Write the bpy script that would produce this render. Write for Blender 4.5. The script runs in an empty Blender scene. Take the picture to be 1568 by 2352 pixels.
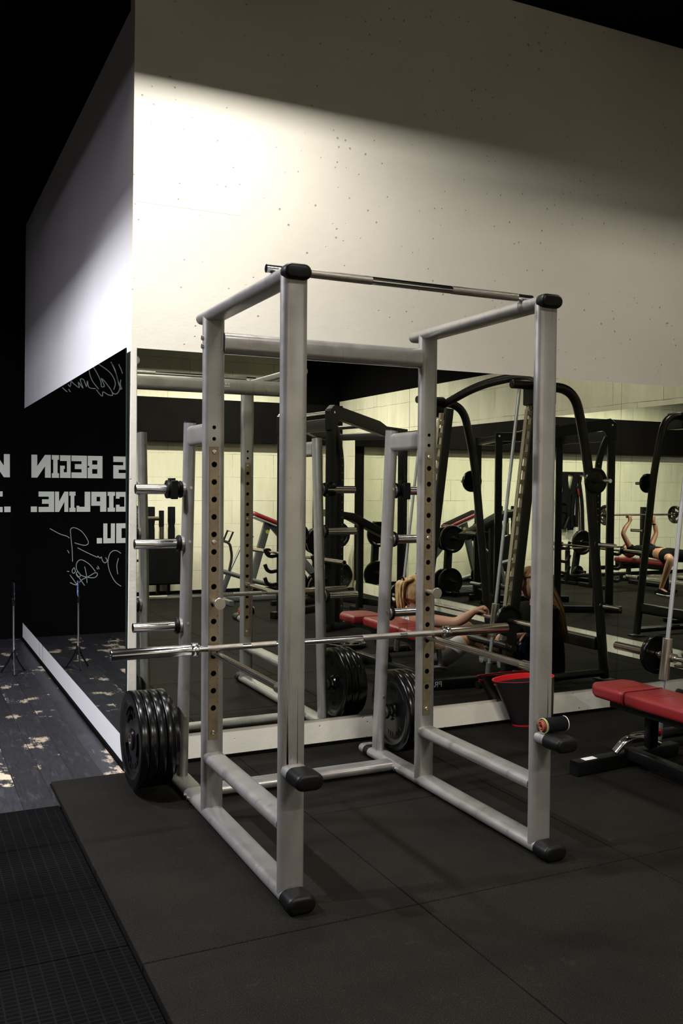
import bpy, bmesh, math, random
from mathutils import Vector, Matrix
random.seed(7)
sc = bpy.context.scene
COL = sc.collection
PI = math.pi
W = 4.8342      # main mirror wall plane
XL = 0.569      # corner of the white block / its left face
XR = 5.37       # right wall
YF = -2.744     # wall behind the camera
YT = 9.5        # black wall with the lettering
ZC = 4.55

# ------------------------------------------------------------ camera
cam_d = bpy.data.cameras.new('camera'); cam = bpy.data.objects.new('camera', cam_d); COL.objects.link(cam)
cam_d.sensor_fit = 'VERTICAL'; cam_d.sensor_height = 36.0; cam_d.sensor_width = 24.0
cam_d.lens = 2119.1657 * 36.0 / 2352.0
cam_d.clip_start = 0.05; cam_d.clip_end = 60
yaw, pitch, roll = 0.4462, 0.0277, 0.0081
F = Vector((math.sin(yaw)*math.cos(pitch), math.cos(yaw)*math.cos(pitch), -math.sin(pitch)))
R0 = Vector((math.cos(yaw), -math.sin(yaw), 0)); U0 = R0.cross(F)
R = R0*math.cos(roll) + U0*math.sin(roll); U = -R0*math.sin(roll) + U0*math.cos(roll)
M4 = Matrix(((R.x, U.x, -F.x, -0.5128), (R.y, U.y, -F.y, 0.0), (R.z, U.z, -F.z, 1.5023), (0, 0, 0, 1)))
cam.matrix_world = M4
sc.camera = cam

# ------------------------------------------------------------ exposure, world
sc.view_settings.view_transform = 'Standard'; sc.view_settings.look = 'None'
sc.view_settings.gamma = 1.0; sc.view_settings.use_curve_mapping = False
sc.view_settings.exposure = 0.0
w = bpy.data.worlds.new('world'); sc.world = w; w.use_nodes = True
w.node_tree.nodes['Background'].inputs[0].default_value = (0.9, 0.93, 1.0, 1)
w.node_tree.nodes['Background'].inputs[1].default_value = 0.0
sc.cycles.max_bounces = 10; sc.cycles.glossy_bounces = 8; sc.cycles.diffuse_bounces = 2
sc.cycles.sample_clamp_indirect = 4.0; sc.cycles.use_denoising = True
sc.cycles.caustics_reflective = False; sc.cycles.caustics_refractive = False

# lamps: (label, x, y, z of the emitter, emitter size x, y, watts, colour, half width of the shade x, y, shade depth, ends open)
LAMPS = [
    ('left of the silver rack', -2.0, 3.6, 4.0, 0.12, 0.12, 230, (0.95, 0.95, 1.0), 0.26, 0.26, 0.115, 0),
    ('over the left hall beside the white corner', -1.95, 5.35, 4.0, 0.10, 0.25, 190, (0.92, 0.92, 1.0), 0.26, 0.95, 0.128, 2),
    ('deep in the left hall', -3.3, 5.6, 3.95, 0.4, 0.4, 70, (0.86, 0.83, 1.0), 0.40, 0.40, 0.0, 3),
    ('close to the white wall above the silver rack', 0.80, 3.75, 4.02, 0.9, 0.10, 80, (1.0, 0.955, 0.87), 0.80, 0.21, 0.090, 1),
    ('in front of the silver rack', 1.6, 0.9, 4.1, 0.5, 0.16, 62, (1.0, 0.93, 0.83), 0.40, 0.30, 0.16, 0),
    ('over the dark grey machine at the right', 4.1, 3.0, 4.05, 0.4, 0.16, 27, (1.0, 0.93, 0.80), 0.45, 0.32, 0.14, 0),
    ('near the block wall, right half', 3.4, -1.2, 3.6, 0.8, 0.16, 165, (1.0, 0.95, 0.85), 0.50, 0.22, 0.10, 0),
    ('near the block wall, left half', 0.6, -1.2, 3.6, 0.8, 0.16, 125, (1.0, 0.95, 0.85), 0.50, 0.22, 0.10, 0),
]

# ------------------------------------------------------------ materials
def nmat(name):
    m = bpy.data.materials.new(name); m.use_nodes = True
    nt = m.node_tree; b = nt.nodes['Principled BSDF']
    return m, nt, b
def N(nt, t, **k):
    n = nt.nodes.new(t)
    for a, v in k.items():
        setattr(n, a, v)
    return n
def mapping(nt, scale=(1, 1, 1), rot=(0, 0, 0), loc=(0, 0, 0)):
    tc = N(nt, 'ShaderNodeNewGeometry'); mp = N(nt, 'ShaderNodeMapping')
    mp.inputs['Scale'].default_value = scale; mp.inputs['Rotation'].default_value = rot; mp.inputs['Location'].default_value = loc
    nt.links.new(tc.outputs['Position'], mp.inputs['Vector'])
    return mp.outputs['Vector']
def ramp(nt, src, stops):
    r = N(nt, 'ShaderNodeValToRGB'); nt.links.new(src, r.inputs[0])
    el = r.color_ramp.elements
    while len(el) < len(stops): el.new(0.5)
    for e, (p, c) in zip(el, stops):
        e.position = p; e.color = (*c, 1) if len(c) == 3 else c
    return r.outputs[0]
def noise(nt, vec, scale, detail=4, rough=0.5):
    n = N(nt, 'ShaderNodeTexNoise'); n.inputs['Scale'].default_value = scale
    n.inputs['Detail'].default_value = detail; n.inputs['Roughness'].default_value = rough
    nt.links.new(vec, n.inputs['Vector']); return n.outputs[0]
def mixc(nt, fac, a, b, mode='MIX'):
    m = N(nt, 'ShaderNodeMix', data_type='RGBA', blend_type=mode)
    for sock, v in ((m.inputs[0], fac), (m.inputs[6], a), (m.inputs[7], b)):
        if isinstance(v, (int, float)): sock.default_value = v
        elif isinstance(v, tuple): sock.default_value = (*v, 1)
        else: nt.links.new(v, sock)
    return m.outputs[2]
def bump(nt, b, h, strength, dist=0.01, prev=None):
    n = N(nt, 'ShaderNodeBump'); n.inputs['Strength'].default_value = strength; n.inputs['Distance'].default_value = dist
    nt.links.new(h, n.inputs['Height'])
    if prev is not None: nt.links.new(prev, n.inputs['Normal'])
    nt.links.new(n.outputs[0], b.inputs['Normal']); return n.outputs[0]
def setp(b, color=None, rough=None, metal=None, **k):
    if color: b.inputs['Base Color'].default_value = (*color, 1)
    if rough is not None: b.inputs['Roughness'].default_value = rough
    if metal is not None: b.inputs['Metallic'].default_value = metal
    for a, v in k.items(): b.inputs[a.replace('_', ' ')].default_value = v
def plain(name, color, rough=0.5, metal=0.0, nscale=None, nstr=0.15, var=0.0, **k):
    m, nt, b = nmat(name); setp(b, color, rough, metal, **k)
    if nscale:
        v = mapping(nt); nz = noise(nt, v, nscale, 3)
        bump(nt, b, nz, nstr, 0.002)
        if var:
            lo = tuple(c*(1-var) for c in color); hi = tuple(min(1, c*(1+var)) for c in color)
            c = ramp(nt, noise(nt, v, nscale*0.15, 4), [(0.3, lo), (0.7, hi)])
            nt.links.new(c, b.inputs['Base Color'])
    return m

def wall_mat(name, base, pits=True, rough=0.75, stucco=0.25):
    m, nt, b = nmat(name); setp(b, base, rough)
    v = mapping(nt)
    big = noise(nt, v, 1.3, 5, 0.6)
    c = mixc(nt, 1.0, base, ramp(nt, big, [(0.25, (0.90, 0.90, 0.90)), (0.75, (1.0, 1.0, 1.0))]), 'MULTIPLY')
    fine = noise(nt, v, 60, 6, 0.65)
    med = noise(nt, v, 9, 4, 0.6)
    add = N(nt, 'ShaderNodeMath', operation='MULTIPLY_ADD'); add.inputs[1].default_value = 2.5
    nt.links.new(med, add.inputs[0]); nt.links.new(fine, add.inputs[2])
    nb = bump(nt, b, add.outputs[0], stucco, 0.004)
    if pits:
        vo = N(nt, 'ShaderNodeTexVoronoi', feature='F1'); vo.inputs['Scale'].default_value = 17
        nt.links.new(v, vo.inputs['Vector'])
        thr = noise(nt, mapping(nt, loc=(3, 1, 5)), 2.2, 3, 0.6)
        mul = N(nt, 'ShaderNodeMath', operation='MULTIPLY_ADD'); mul.inputs[1].default_value = -0.28; mul.inputs[2].default_value = 0.165
        nt.links.new(thr, mul.inputs[0])
        gt = N(nt, 'ShaderNodeMath', operation='ADD'); nt.links.new(vo.outputs['Distance'], gt.inputs[0]); nt.links.new(mul.outputs[0], gt.inputs[1])
        # small pits left by air bubbles in the cast surface
        pit = ramp(nt, gt.outputs[0], [(0.085, (0, 0, 0)), (0.115, (1, 1, 1))])
        bump(nt, b, pit, 0.8, 0.003, nb)
        c = mixc(nt, 1.0, c, ramp(nt, gt.outputs[0], [(0.075, (0.55, 0.52, 0.48)), (0.10, (1, 1, 1))]), 'MULTIPLY')
    nt.links.new(c, b.inputs['Base Color'])
    return m

def brick_mat(name, base, axis='X'):
    m, nt, b = nmat(name); setp(b, base, 0.6)
    rot = (PI/2, 0, 0) if axis == 'X' else (PI/2, 0, PI/2)
    tc = N(nt, 'ShaderNodeNewGeometry'); sx = N(nt, 'ShaderNodeSeparateXYZ'); cx = N(nt, 'ShaderNodeCombineXYZ')
    nt.links.new(tc.outputs['Position'], sx.inputs[0])
    nt.links.new(sx.outputs['X' if axis == 'X' else 'Y'], cx.inputs[0]); nt.links.new(sx.outputs['Z'], cx.inputs[1])
    br = N(nt, 'ShaderNodeTexBrick'); br.offset = 0.5
    br.inputs['Scale'].default_value = 1.0; br.inputs['Brick Width'].default_value = 0.62; br.inputs['Row Height'].default_value = 0.325
    br.inputs['Mortar Size'].default_value = 0.0035; br.inputs['Mortar Smooth'].default_value = 0.3
    br.inputs['Color1'].default_value = (*base, 1); br.inputs['Color2'].default_value = (base[0]*0.96, base[1]*0.96, base[2]*0.95, 1)
    nz = noise(nt, cx.outputs[0], 2.5, 4, 0.7)
    mort = ramp(nt, nz, [(0.4, tuple(c*0.95 for c in base)), (0.6, (0.30, 0.28, 0.22))])
    nt.links.new(mort, br.inputs['Mortar'])
    # slightly wavy joints
    wv = noise(nt, cx.outputs[0], 3.0, 3)
    dis = N(nt, 'ShaderNodeVectorMath', operation='MULTIPLY_ADD'); dis.inputs[1].default_value = (0.02, 0.02, 0)
    nc = N(nt, 'ShaderNodeTexNoise'); nc.inputs['Scale'].default_value = 3.0; nt.links.new(cx.outputs[0], nc.inputs['Vector'])
    nt.links.new(nc.outputs[1], dis.inputs[0]); nt.links.new(cx.outputs[0], dis.inputs[2]); nt.links.new(dis.outputs[0], br.inputs['Vector'])
    st = ramp(nt, noise(nt, mapping(nt, scale=(3, 3, 0.7)), 1.6, 5, 0.65), [(0.35, (0.86, 0.85, 0.80)), (0.6, (1, 1, 1))])
    c = mixc(nt, 1.0, br.outputs[0], st, 'MULTIPLY')
    nt.links.new(c, b.inputs['Base Color'])
    nb = bump(nt, b, noise(nt, mapping(nt), 14, 5), 0.35, 0.006)
    inv = N(nt, 'ShaderNodeMath', operation='SUBTRACT'); inv.inputs[0].default_value = 1.0; nt.links.new(br.outputs['Fac'], inv.inputs[1])
    bump(nt, b, inv.outputs[0], 0.5, 0.006, nb)
    return m

MAT = {}
MAT['wall'] = wall_mat('painted_concrete', (0.80, 0.770, 0.690))
MAT['wall_white'] = wall_mat('white_plaster', (0.78, 0.77, 0.78), pits=False, stucco=0.12)
MAT['ledge'] = wall_mat('white_stucco', (0.80, 0.775, 0.70), pits=True, stucco=0.6)
MAT['brick'] = brick_mat('white_block', (0.80, 0.77, 0.62), 'X')
MAT['brick_y'] = brick_mat('white_block_side', (0.80, 0.77, 0.62), 'Y')
MAT['black_wall'] = plain('black_paint', (0.0018, 0.0016, 0.0018), 0.9, 0, 20, 0.3, 0.2, Specular_IOR_Level=0.06)
MAT['band'] = plain('black_band', (0.0040, 0.0034, 0.0031), 0.85, 0, 25, 0.3, 0.25, Specular_IOR_Level=0.08)
MAT['letter'] = plain('letter_white', (0.80, 0.82, 0.74), 0.7, 0, 30, 0.1, 0.06)
MAT['chalk'] = plain('marker_silver', (0.42, 0.48, 0.48), 0.6)
MAT['silver'] = None
def silver():
    m, nt, b = nmat('silver_paint'); v = mapping(nt)
    c = ramp(nt, noise(nt, v, 7, 6, 0.6), [(0.3, (0.30, 0.290, 0.278)), (0.7, (0.375, 0.362, 0.347))])
    st = ramp(nt, noise(nt, mapping(nt, scale=(22, 22, 1.6)), 1.0, 5, 0.7), [(0.26, (0.62, 0.60, 0.58)), (0.42, (1, 1, 1))])
    c = mixc(nt, 1.0, c, st, 'MULTIPLY')
    nt.links.new(c, b.inputs['Base Color'])
    setp(b, None, 0.34, 0.62)
    r = ramp(nt, noise(nt, v, 12, 4), [(0.3, (0.27, 0.27, 0.27)), (0.7, (0.40, 0.40, 0.40))]); nt.links.new(r, b.inputs['Roughness'])
    bump(nt, b, noise(nt, v, 380, 2), 0.12, 0.0006)
    return m
MAT['silver'] = silver()
def chrome(name, base, rough, rust=0.0, knurl=False):
    m, nt, b = nmat(name); setp(b, base, rough, 1.0); v = mapping(nt)
    if rust:
        c = ramp(nt, noise(nt, v, 14, 3, 0.5), [(0.35, base), (0.80, tuple(q*(1-rust*0.9) for q in (base[0], base[1]*0.93, base[2]*0.85)))]); nt.links.new(c, b.inputs['Base Color'])
        if rust > 0.2: r = ramp(nt, noise(nt, v, 22, 5, 0.7), [(0.4, (rough,)*3), (0.6, (min(1, rough+0.10),)*3)]); nt.links.new(r, b.inputs['Roughness'])
    if knurl: bump(nt, b, noise(nt, v, 700, 1), 0.6, 0.001)
    return m
MAT['chrome'] = chrome('chrome', (0.80, 0.79, 0.80), 0.14)
MAT['chrome_worn'] = chrome('worn_chrome', (0.50, 0.46, 0.41), 0.22, 0.15)
MAT['knurl'] = chrome('knurled_steel', (0.38, 0.36, 0.335), 0.34, 0.3, True)
MAT['steel_strip'] = chrome('steel_strip', (0.30, 0.245, 0.165), 0.45, 0.3)
MAT['steel_disc'] = chrome('brushed_steel', (0.60, 0.57, 0.52), 0.30, 0.2)
MAT['rod_steel'] = plain('guide_rod_steel', (0.62, 0.64, 0.68), 0.30, 0.75)
MAT['black_rubber'] = plain('black_rubber_cap', (0.0035, 0.0035, 0.0035), 0.42, 0, 60, 0.25, Specular_IOR_Level=0.18)
MAT['plate'] = plain('black_gloss_rubber', (0.0025, 0.0025, 0.0028), 0.22, 0, 45, 0.10, Specular_IOR_Level=0.4)
MAT['plate_matt'] = plain('black_matt_plate', (0.005, 0.005, 0.005), 0.42, 0, 60, 0.2)
MAT['black_metal'] = plain('black_powder_coat', (0.0035, 0.0035, 0.0038), 0.38, 0.0, 120, 0.08, Specular_IOR_Level=0.28)
MAT['smith_metal'] = plain('graphite_paint', (0.012, 0.0115, 0.0105), 0.30, 0.1, 120, 0.08, Specular_IOR_Level=0.4)
MAT['grey_metal'] = plain('grey_paint', (0.14, 0.145, 0.145), 0.4, 0.3, 120, 0.08)
MAT['dark'] = plain('hole_dark', (0.002, 0.002, 0.002), 0.9, Specular_IOR_Level=0.05)
MAT['red'] = plain('red_vinyl', (0.17, 0.010, 0.012), 0.36, 0, 90, 0.10)
MAT['red_plastic'] = plain('red_plastic', (0.60, 0.015, 0.02), 0.35)
MAT['bin'] = plain('bin_plastic', (0.014, 0.013, 0.0135), 0.34, 0, 90, 0.1)
MAT['yellow'] = plain('yellow_sticker', (0.62, 0.62, 0.12), 0.6)
MAT['white_sticker'] = plain('white_sticker', (0.75, 0.75, 0.72), 0.5)
MAT['slot_plate'] = plain('slotted_strip', (0.40, 0.34, 0.25), 0.4, 0.6)
MAT['skin'] = plain('skin', (0.46, 0.235, 0.15), 0.5, 0, 60, 0.06, Subsurface_Weight=0.08)
MAT['skin_pale'] = plain('skin_pale', (0.62, 0.36, 0.25), 0.5, 0, 60, 0.06)
MAT['hair_blond'] = plain('blond_hair', (0.50, 0.32, 0.15), 0.55, 0, 160, 0.9, 0.3)
MAT['hair_red'] = plain('copper_hair', (0.46, 0.24, 0.085), 0.5, 0, 160, 0.9, 0.3)
MAT['hair_dark'] = plain('brown_hair', (0.10, 0.05, 0.03), 0.6, 0, 160, 0.8, 0.3)
MAT['white_cloth'] = plain('white_cloth', (0.78, 0.78, 0.80), 0.8, 0, 60, 0.3)
MAT['grey_cloth'] = plain('grey_cloth', (0.55, 0.55, 0.57), 0.85, 0, 60, 0.4)
MAT['black_cloth'] = plain('black_cloth', (0.004, 0.004, 0.005), 0.9, 0, 60, 0.3, Specular_IOR_Level=0.1)
MAT['navy_cloth'] = plain('navy_denim', (0.006, 0.008, 0.020), 0.9, 0, 60, 0.3, Specular_IOR_Level=0.1)
MAT['shoe_white'] = plain('shoe_white', (0.65, 0.65, 0.65), 0.5)
MAT['orange'] = plain('orange_cord', (0.24, 0.05, 0.02), 0.7)
MAT['lime'] = plain('lime_cord', (0.30, 0.32, 0.13), 0.7)
MAT['screen'] = plain('phone_screen', (0.05, 0.06, 0.09), 0.15)
def screen_lit():
    m, nt, b = nmat('lit_phone_screen'); v = mapping(nt)
    c = ramp(nt, noise(nt, v, 60, 2), [(0.42, (0.05, 0.08, 0.20)), (0.58, (0.35, 0.45, 0.95))])
    nt.links.new(c, b.inputs['Emission Color']); b.inputs['Emission Strength'].default_value = 0.7; setp(b, (0.02, 0.02, 0.02), 0.2)
    return m
MAT['screen_lit'] = screen_lit()
def mirror_mat():
    m, nt, b = nmat('mirror'); setp(b, (0.80, 0.83, 0.74), 0.0, 1.0); return m
MAT['mirror'] = mirror_mat()
MAT['mirror_edge'] = plain('mirror_edge', (0.02, 0.04, 0.035), 0.25)
def floor_rubber():
    m, nt, b = nmat('rubber_tile'); v = mapping(nt)
    speck = noise(nt, v, 260, 2, 0.8)
    cloud = noise(nt, v, 1.7, 6, 0.65)
    c = ramp(nt, speck, [(0.30, (0.0045, 0.0041, 0.0034)), (0.60, (0.0100, 0.0092, 0.0076)), (0.72, (0.045, 0.041, 0.034))])
    c = mixc(nt, 1.0, c, ramp(nt, cloud, [(0.3, (0.72, 0.72, 0.72)), (0.7, (1.25, 1.22, 1.15))]), 'MULTIPLY')
    # chalk and dust smears
    d = ramp(nt, noise(nt, v, 5.5, 6, 0.75), [(0.62, (0, 0, 0)), (0.80, (1, 1, 1))])
    c = mixc(nt, d, c, (0.022, 0.0205, 0.0175))
    nt.links.new(c, b.inputs['Base Color']); setp(b, None, 0.85, Specular_IOR_Level=0.07)
    bump(nt, b, noise(nt, v, 300, 3, 0.8), 0.35, 0.002)
    return m
MAT['rubber_floor'] = floor_rubber()
def floor_wood():
    m, nt, b = nmat('scuffed_board'); v = mapping(nt)
    grain = noise(nt, mapping(nt, scale=(30, 3, 1)), 3.0, 6, 0.7)
    c = ramp(nt, grain, [(0.3, (0.011, 0.0115, 0.014)), (0.7, (0.027, 0.027, 0.031))])
    # each board is worn through to the bare wood in its own ragged patches
    br = N(nt, 'ShaderNodeTexBrick'); br.offset = 0.5
    br.inputs['Scale'].default_value = 1.0; br.inputs['Brick Width'].default_value = 0.95; br.inputs['Row Height'].default_value = 0.145
    br.inputs['Mortar Size'].default_value = 0.0; br.inputs['Bias'].default_value = 0.0
    br.inputs['Color1'].default_value = (0, 0, 0, 1); br.inputs['Color2'].default_value = (1, 1, 1, 1)
    nt.links.new(mapping(nt, rot=(0, 0, PI/2)), br.inputs['Vector'])
    wear = noise(nt, mapping(nt, scale=(1.0, 0.8, 1)), 3.1, 7, 0.66)
    add = N(nt, 'ShaderNodeMath', operation='MULTIPLY_ADD'); add.inputs[1].default_value = 0.13
    nt.links.new(br.outputs[0], add.inputs[0]); nt.links.new(wear, add.inputs[2])
    gr2 = N(nt, 'ShaderNodeMath', operation='MULTIPLY_ADD'); gr2.inputs[1].default_value = 0.14
    nt.links.new(grain, gr2.inputs[0]); nt.links.new(add.outputs[0], gr2.inputs[2])
    msk = ramp(nt, gr2.outputs[0], [(0.715, (0, 0, 0)), (0.765, (1, 1, 1))])
    c = mixc(nt, msk, c, (0.42, 0.35, 0.25))
    b2 = N(nt, 'ShaderNodeTexBrick'); b2.offset = 0.5
    b2.inputs['Scale'].default_value = 1.0; b2.inputs['Brick Width'].default_value = 0.95; b2.inputs['Row Height'].default_value = 0.145
    b2.inputs['Mortar Size'].default_value = 0.0022; b2.inputs['Mortar Smooth'].default_value = 0.2
    nt.links.new(mapping(nt, rot=(0, 0, PI/2)), b2.inputs['Vector'])
    tone = ramp(nt, br.outputs[0], [(0.0, (0.75, 0.75, 0.75)), (1.0, (1.35, 1.35, 1.38))])
    c = mixc(nt, 1.0, c, tone, 'MULTIPLY')
    c = mixc(nt, b2.outputs['Fac'], c, (0.008, 0.008, 0.009))
    sc2 = ramp(nt, noise(nt, mapping(nt, scale=(6, 1.3, 1), rot=(0, 0, 0.3)), 3.0, 6, 0.7), [(0.56, (0, 0, 0)), (0.72, (0.5, 0.5, 0.5))])
    c = mixc(nt, sc2, c, (0.085, 0.08, 0.085))
    nt.links.new(c, b.inputs['Base Color']); setp(b, None, 0.42)
    bump(nt, b, grain, 0.15, 0.002)
    return m
MAT['wood_floor'] = floor_wood()
def mat_grid():
    m, nt, b = nmat('grid_mat'); v = mapping(nt)
    br = N(nt, 'ShaderNodeTexBrick'); br.offset = 0.0
    br.inputs['Scale'].default_value = 1.0; br.inputs['Brick Width'].default_value = 0.042; br.inputs['Row Height'].default_value = 0.022
    br.inputs['Mortar Size'].default_value = 0.0028
    br.inputs['Color1'].default_value = (0.0014, 0.0013, 0.0015, 1); br.inputs['Color2'].default_value = (0.0020, 0.0018, 0.0021, 1); br.inputs['Mortar'].default_value = (0.0046, 0.0042, 0.0046, 1)
    nt.links.new(v, br.inputs['Vector'])
    c = mixc(nt, 1.0, br.outputs[0], ramp(nt, noise(nt, v, 2.5, 4), [(0.3, (0.6, 0.6, 0.6)), (0.7, (1.3, 1.3, 1.3))]), 'MULTIPLY')
    nt.links.new(c, b.inputs['Base Color']); setp(b, None, 0.85, Specular_IOR_Level=0.03)
    bump(nt, b, br.outputs['Fac'], 0.6, 0.002)
    return m
MAT['grid_mat'] = mat_grid()

# ------------------------------------------------------------ mesh helpers
class MB:
    def __init__(s): s.bm = bmesh.new()
    def box(s, lo, hi):
        x0, y0, z0 = lo; x1, y1, z1 = hi
        v = [s.bm.verts.new(p) for p in ((x0,y0,z0),(x1,y0,z0),(x1,y1,z0),(x0,y1,z0),(x0,y0,z1),(x1,y0,z1),(x1,y1,z1),(x0,y1,z1))]
        for f in ((3,2,1,0),(4,5,6,7),(0,1,5,4),(1,2,6,5),(2,3,7,6),(3,0,4,7)): s.bm.faces.new([v[i] for i in f])
        return s
    def sweep(s, pts, sect, side=None, caps=True, closed=False):
        """sweep a closed 2D section [(u,v)..] along pts; side = direction of u"""
        pts = [Vector(p) for p in pts]; n = len(pts); rings = []
        prev_u = Vector(side).normalized() if side is not None else None
        for i, p in enumerate(pts):
            if closed: t = (pts[(i+1) % n]-pts[i-1])
            elif i == 0: t = pts[1]-pts[0]
            elif i == n-1: t = pts[-1]-pts[-2]
            else: t = (pts[i+1]-p).normalized()+(p-pts[i-1]).normalized()
            t.normalize()
            if prev_u is None:
                prev_u = Vector((0, 0, 1)) if abs(t.z) < 0.9 else Vector((1, 0, 0))
            u = prev_u - t*prev_u.dot(t)
            if u.length < 1e-5: u = t.orthogonal()
            u.normalize(); v = t.cross(u); prev_u = u
            k = 1.0
            if not closed and 0 < i < n-1:
                c = (pts[i+1]-p).normalized().dot(t); k = 1.0/max(c, 0.5)
                axis = ((pts[i+1]-p).normalized()-(p-pts[i-1]).normalized())
            sc_ = sect[i] if isinstance(sect[0], list) else sect
            ring = []
            for a, b in sc_:
                q = u*a+v*b
                if k > 1.0001 and axis.length > 1e-6:
                    ax = axis.normalized(); q = q + ax*(q.dot(ax)*(k-1))
                ring.append(s.bm.verts.new(p+q))
            rings.append(ring)
        m = len(rings[0])
        rng = range(n) if closed else range(n-1)
        for i in rng:
            a, b = rings[i], rings[(i+1) % n]
            for j in range(m): s.bm.faces.new((a[j], a[(j+1) % m], b[(j+1) % m], b[j]))
        if caps and not closed:
            s.bm.faces.new(rings[0][::-1]); s.bm.faces.new(rings[-1])
        return s
    def cyl(s, p0, p1, r, r1=None, n=20, caps=True):
        r1 = r if r1 is None else r1
        return s.sweep([p0, p1], [circ(r, n), circ(r1, n)], caps=caps)
    def tube(s, pts, r, n=14, closed=False): return s.sweep(pts, circ(r, n), closed=closed)
    def obr(s, p0, p1, a, b, side, n=7): return s.sweep([p0, p1], obround(a, b, n), side=side)
    def bar(s, p0, p1, a, b, side, r=0.004): return s.sweep([p0, p1], rrect(a, b, r), side=side)
    def lathe(s, c, axis, prof, n=32):
        """prof [(r, h)] around axis through c"""
        c = Vector(c); ax = Vector(axis).normalized(); u = ax.orthogonal().normalized(); v = ax.cross(u); rings = []
        for r, h in prof:
            if r < 1e-6: rings.append([s.bm.verts.new(c+ax*h)])
            else: rings.append([s.bm.verts.new(c+ax*h+u*(r*math.cos(2*PI*k/n))+v*(r*math.sin(2*PI*k/n))) for k in range(n)])
        for A, B in zip(rings, rings[1:]):
            for j in range(n):
                if len(A) == 1 and len(B) == 1: break
                if len(A) == 1: s.bm.faces.new((A[0], B[j], B[(j+1) % n]))
                elif len(B) == 1: s.bm.faces.new((A[j], A[(j+1) % n], B[0]))
                else: s.bm.faces.new((A[j], A[(j+1) % n], B[(j+1) % n], B[j]))
        return s
    def prism(s, poly, d):
        """extrude a planar polygon (3D points) by vector d"""
        d = Vector(d); a = [s.bm.verts.new(p) for p in poly]; b = [s.bm.verts.new(Vector(p)+d) for p in poly]
        s.bm.faces.new(a[::-1]); s.bm.faces.new(b); n = len(a)
        for i in range(n): s.bm.faces.new((a[i], a[(i+1) % n], b[(i+1) % n], b[i]))
        return s
    def ball(s, c, r, n=14, sc_=(1, 1, 1)):
        mt = Matrix.Translation(c) @ Matrix.Diagonal((r*sc_[0], r*sc_[1], r*sc_[2], 1))
        bmesh.ops.create_uvsphere(s.bm, u_segments=n*2, v_segments=n, radius=1, matrix=mt); return s
def circ(r, n=20): return [(r*math.cos(2*PI*k/n), r*math.sin(2*PI*k/n)) for k in range(n)]
def obround(a, b, n=7):
    r = b/2; h = a/2-r; out = []
    for k in range(n+1): t = -PI/2+PI*k/n; out.append((h+r*math.cos(t), r*math.sin(t)))
    for k in range(n+1): t = PI/2+PI*k/n; out.append((-h+r*math.cos(t), r*math.sin(t)))
    return out
def rrect(a, b, r, n=3):
    out = []
    for cx, cy, t0 in ((a/2-r, b/2-r, 0), (-a/2+r, b/2-r, PI/2), (-a/2+r, -b/2+r, PI), (a/2-r, -b/2+r, 3*PI/2)):
        for k in range(n+1): t = t0+PI/2*k/n; out.append((cx+r*math.cos(t), cy+r*math.sin(t)))
    return out
def bend(pts, r, n=6):
    """round the corners of a polyline"""
    P = [Vector(p) for p in pts]; out = [P[0]]
    for i in range(1, len(P)-1):
        a = (P[i-1]-P[i]); b = (P[i+1]-P[i]); d = min(r, a.length*0.49, b.length*0.49)
        a = P[i]+a.normalized()*d; b = P[i]+b.normalized()*d
        for k in range(n+1):
            t = k/n; out.append(a*(1-t)**2+P[i]*2*t*(1-t)+b*t*t)
    out.append(P[-1]); return out

def obj(name, mb, mat, parent=None, smooth=40, bevel=0, label=None, keep=False):
    bm = mb.bm if isinstance(mb, MB) else mb
    bmesh.ops.recalc_face_normals(bm, faces=bm.faces)
    me = bpy.data.meshes.new(name)
    off = Vector((0, 0, 0)); p = parent
    while p is not None: off += p.location; p = p.parent
    c = Vector((0, 0, 0))
    bmesh.ops.translate(bm, verts=bm.verts, vec=-off)
    if parent is None and not keep:
        n = max(1, len(bm.verts)); xs = [v.co for v in bm.verts]
        c = Vector((sum(v.x for v in xs)/n, sum(v.y for v in xs)/n, min(v.z for v in xs)))
        bmesh.ops.translate(bm, verts=bm.verts, vec=-c)
    bm.to_mesh(me); bm.free()
    me.materials.append(MAT[mat] if isinstance(mat, str) else mat)
    if smooth:
        me.polygons.foreach_set('use_smooth', [True]*len(me.polygons)); me.set_sharp_from_angle(angle=math.radians(smooth))
    o = bpy.data.objects.new(name, me); COL.objects.link(o); o.location = c
    if parent is not None: o.parent = parent
    if bevel:
        md = o.modifiers.new('bevel', 'BEVEL'); md.width = bevel; md.segments = 2; md.limit_method = 'ANGLE'; md.angle_limit = math.radians(40)
    if label: o['label'] = label
    return o
def tag(o, label, cat, group=None):
    o['label'] = label; o['category'] = cat
    if group: o['group'] = group
    return o
def thing(name, label, cat, loc, group=None):
    o = bpy.data.objects.new(name, None); COL.objects.link(o); o.location = loc; o.empty_display_size = 0.1
    return tag(o, label, cat, group)
def struct(name, mb, mat, smooth=40, bevel=0):
    o = obj(name, mb, mat, None, smooth, bevel, keep=True); o['kind'] = 'structure'; return o
def dup(root, loc, label, group=None, rot=None):
    def cp(o, parent):
        c = o.copy(); COL.objects.link(c); c.parent = parent
        for ch in [q for q in bpy.data.objects if q.parent == o]: cp(ch, c)
        return c
    r = cp(root, None); r.location = loc; r['label'] = label
    if rot is not None: r.rotation_euler = rot
    if group: r['group'] = group
    return r

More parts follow.
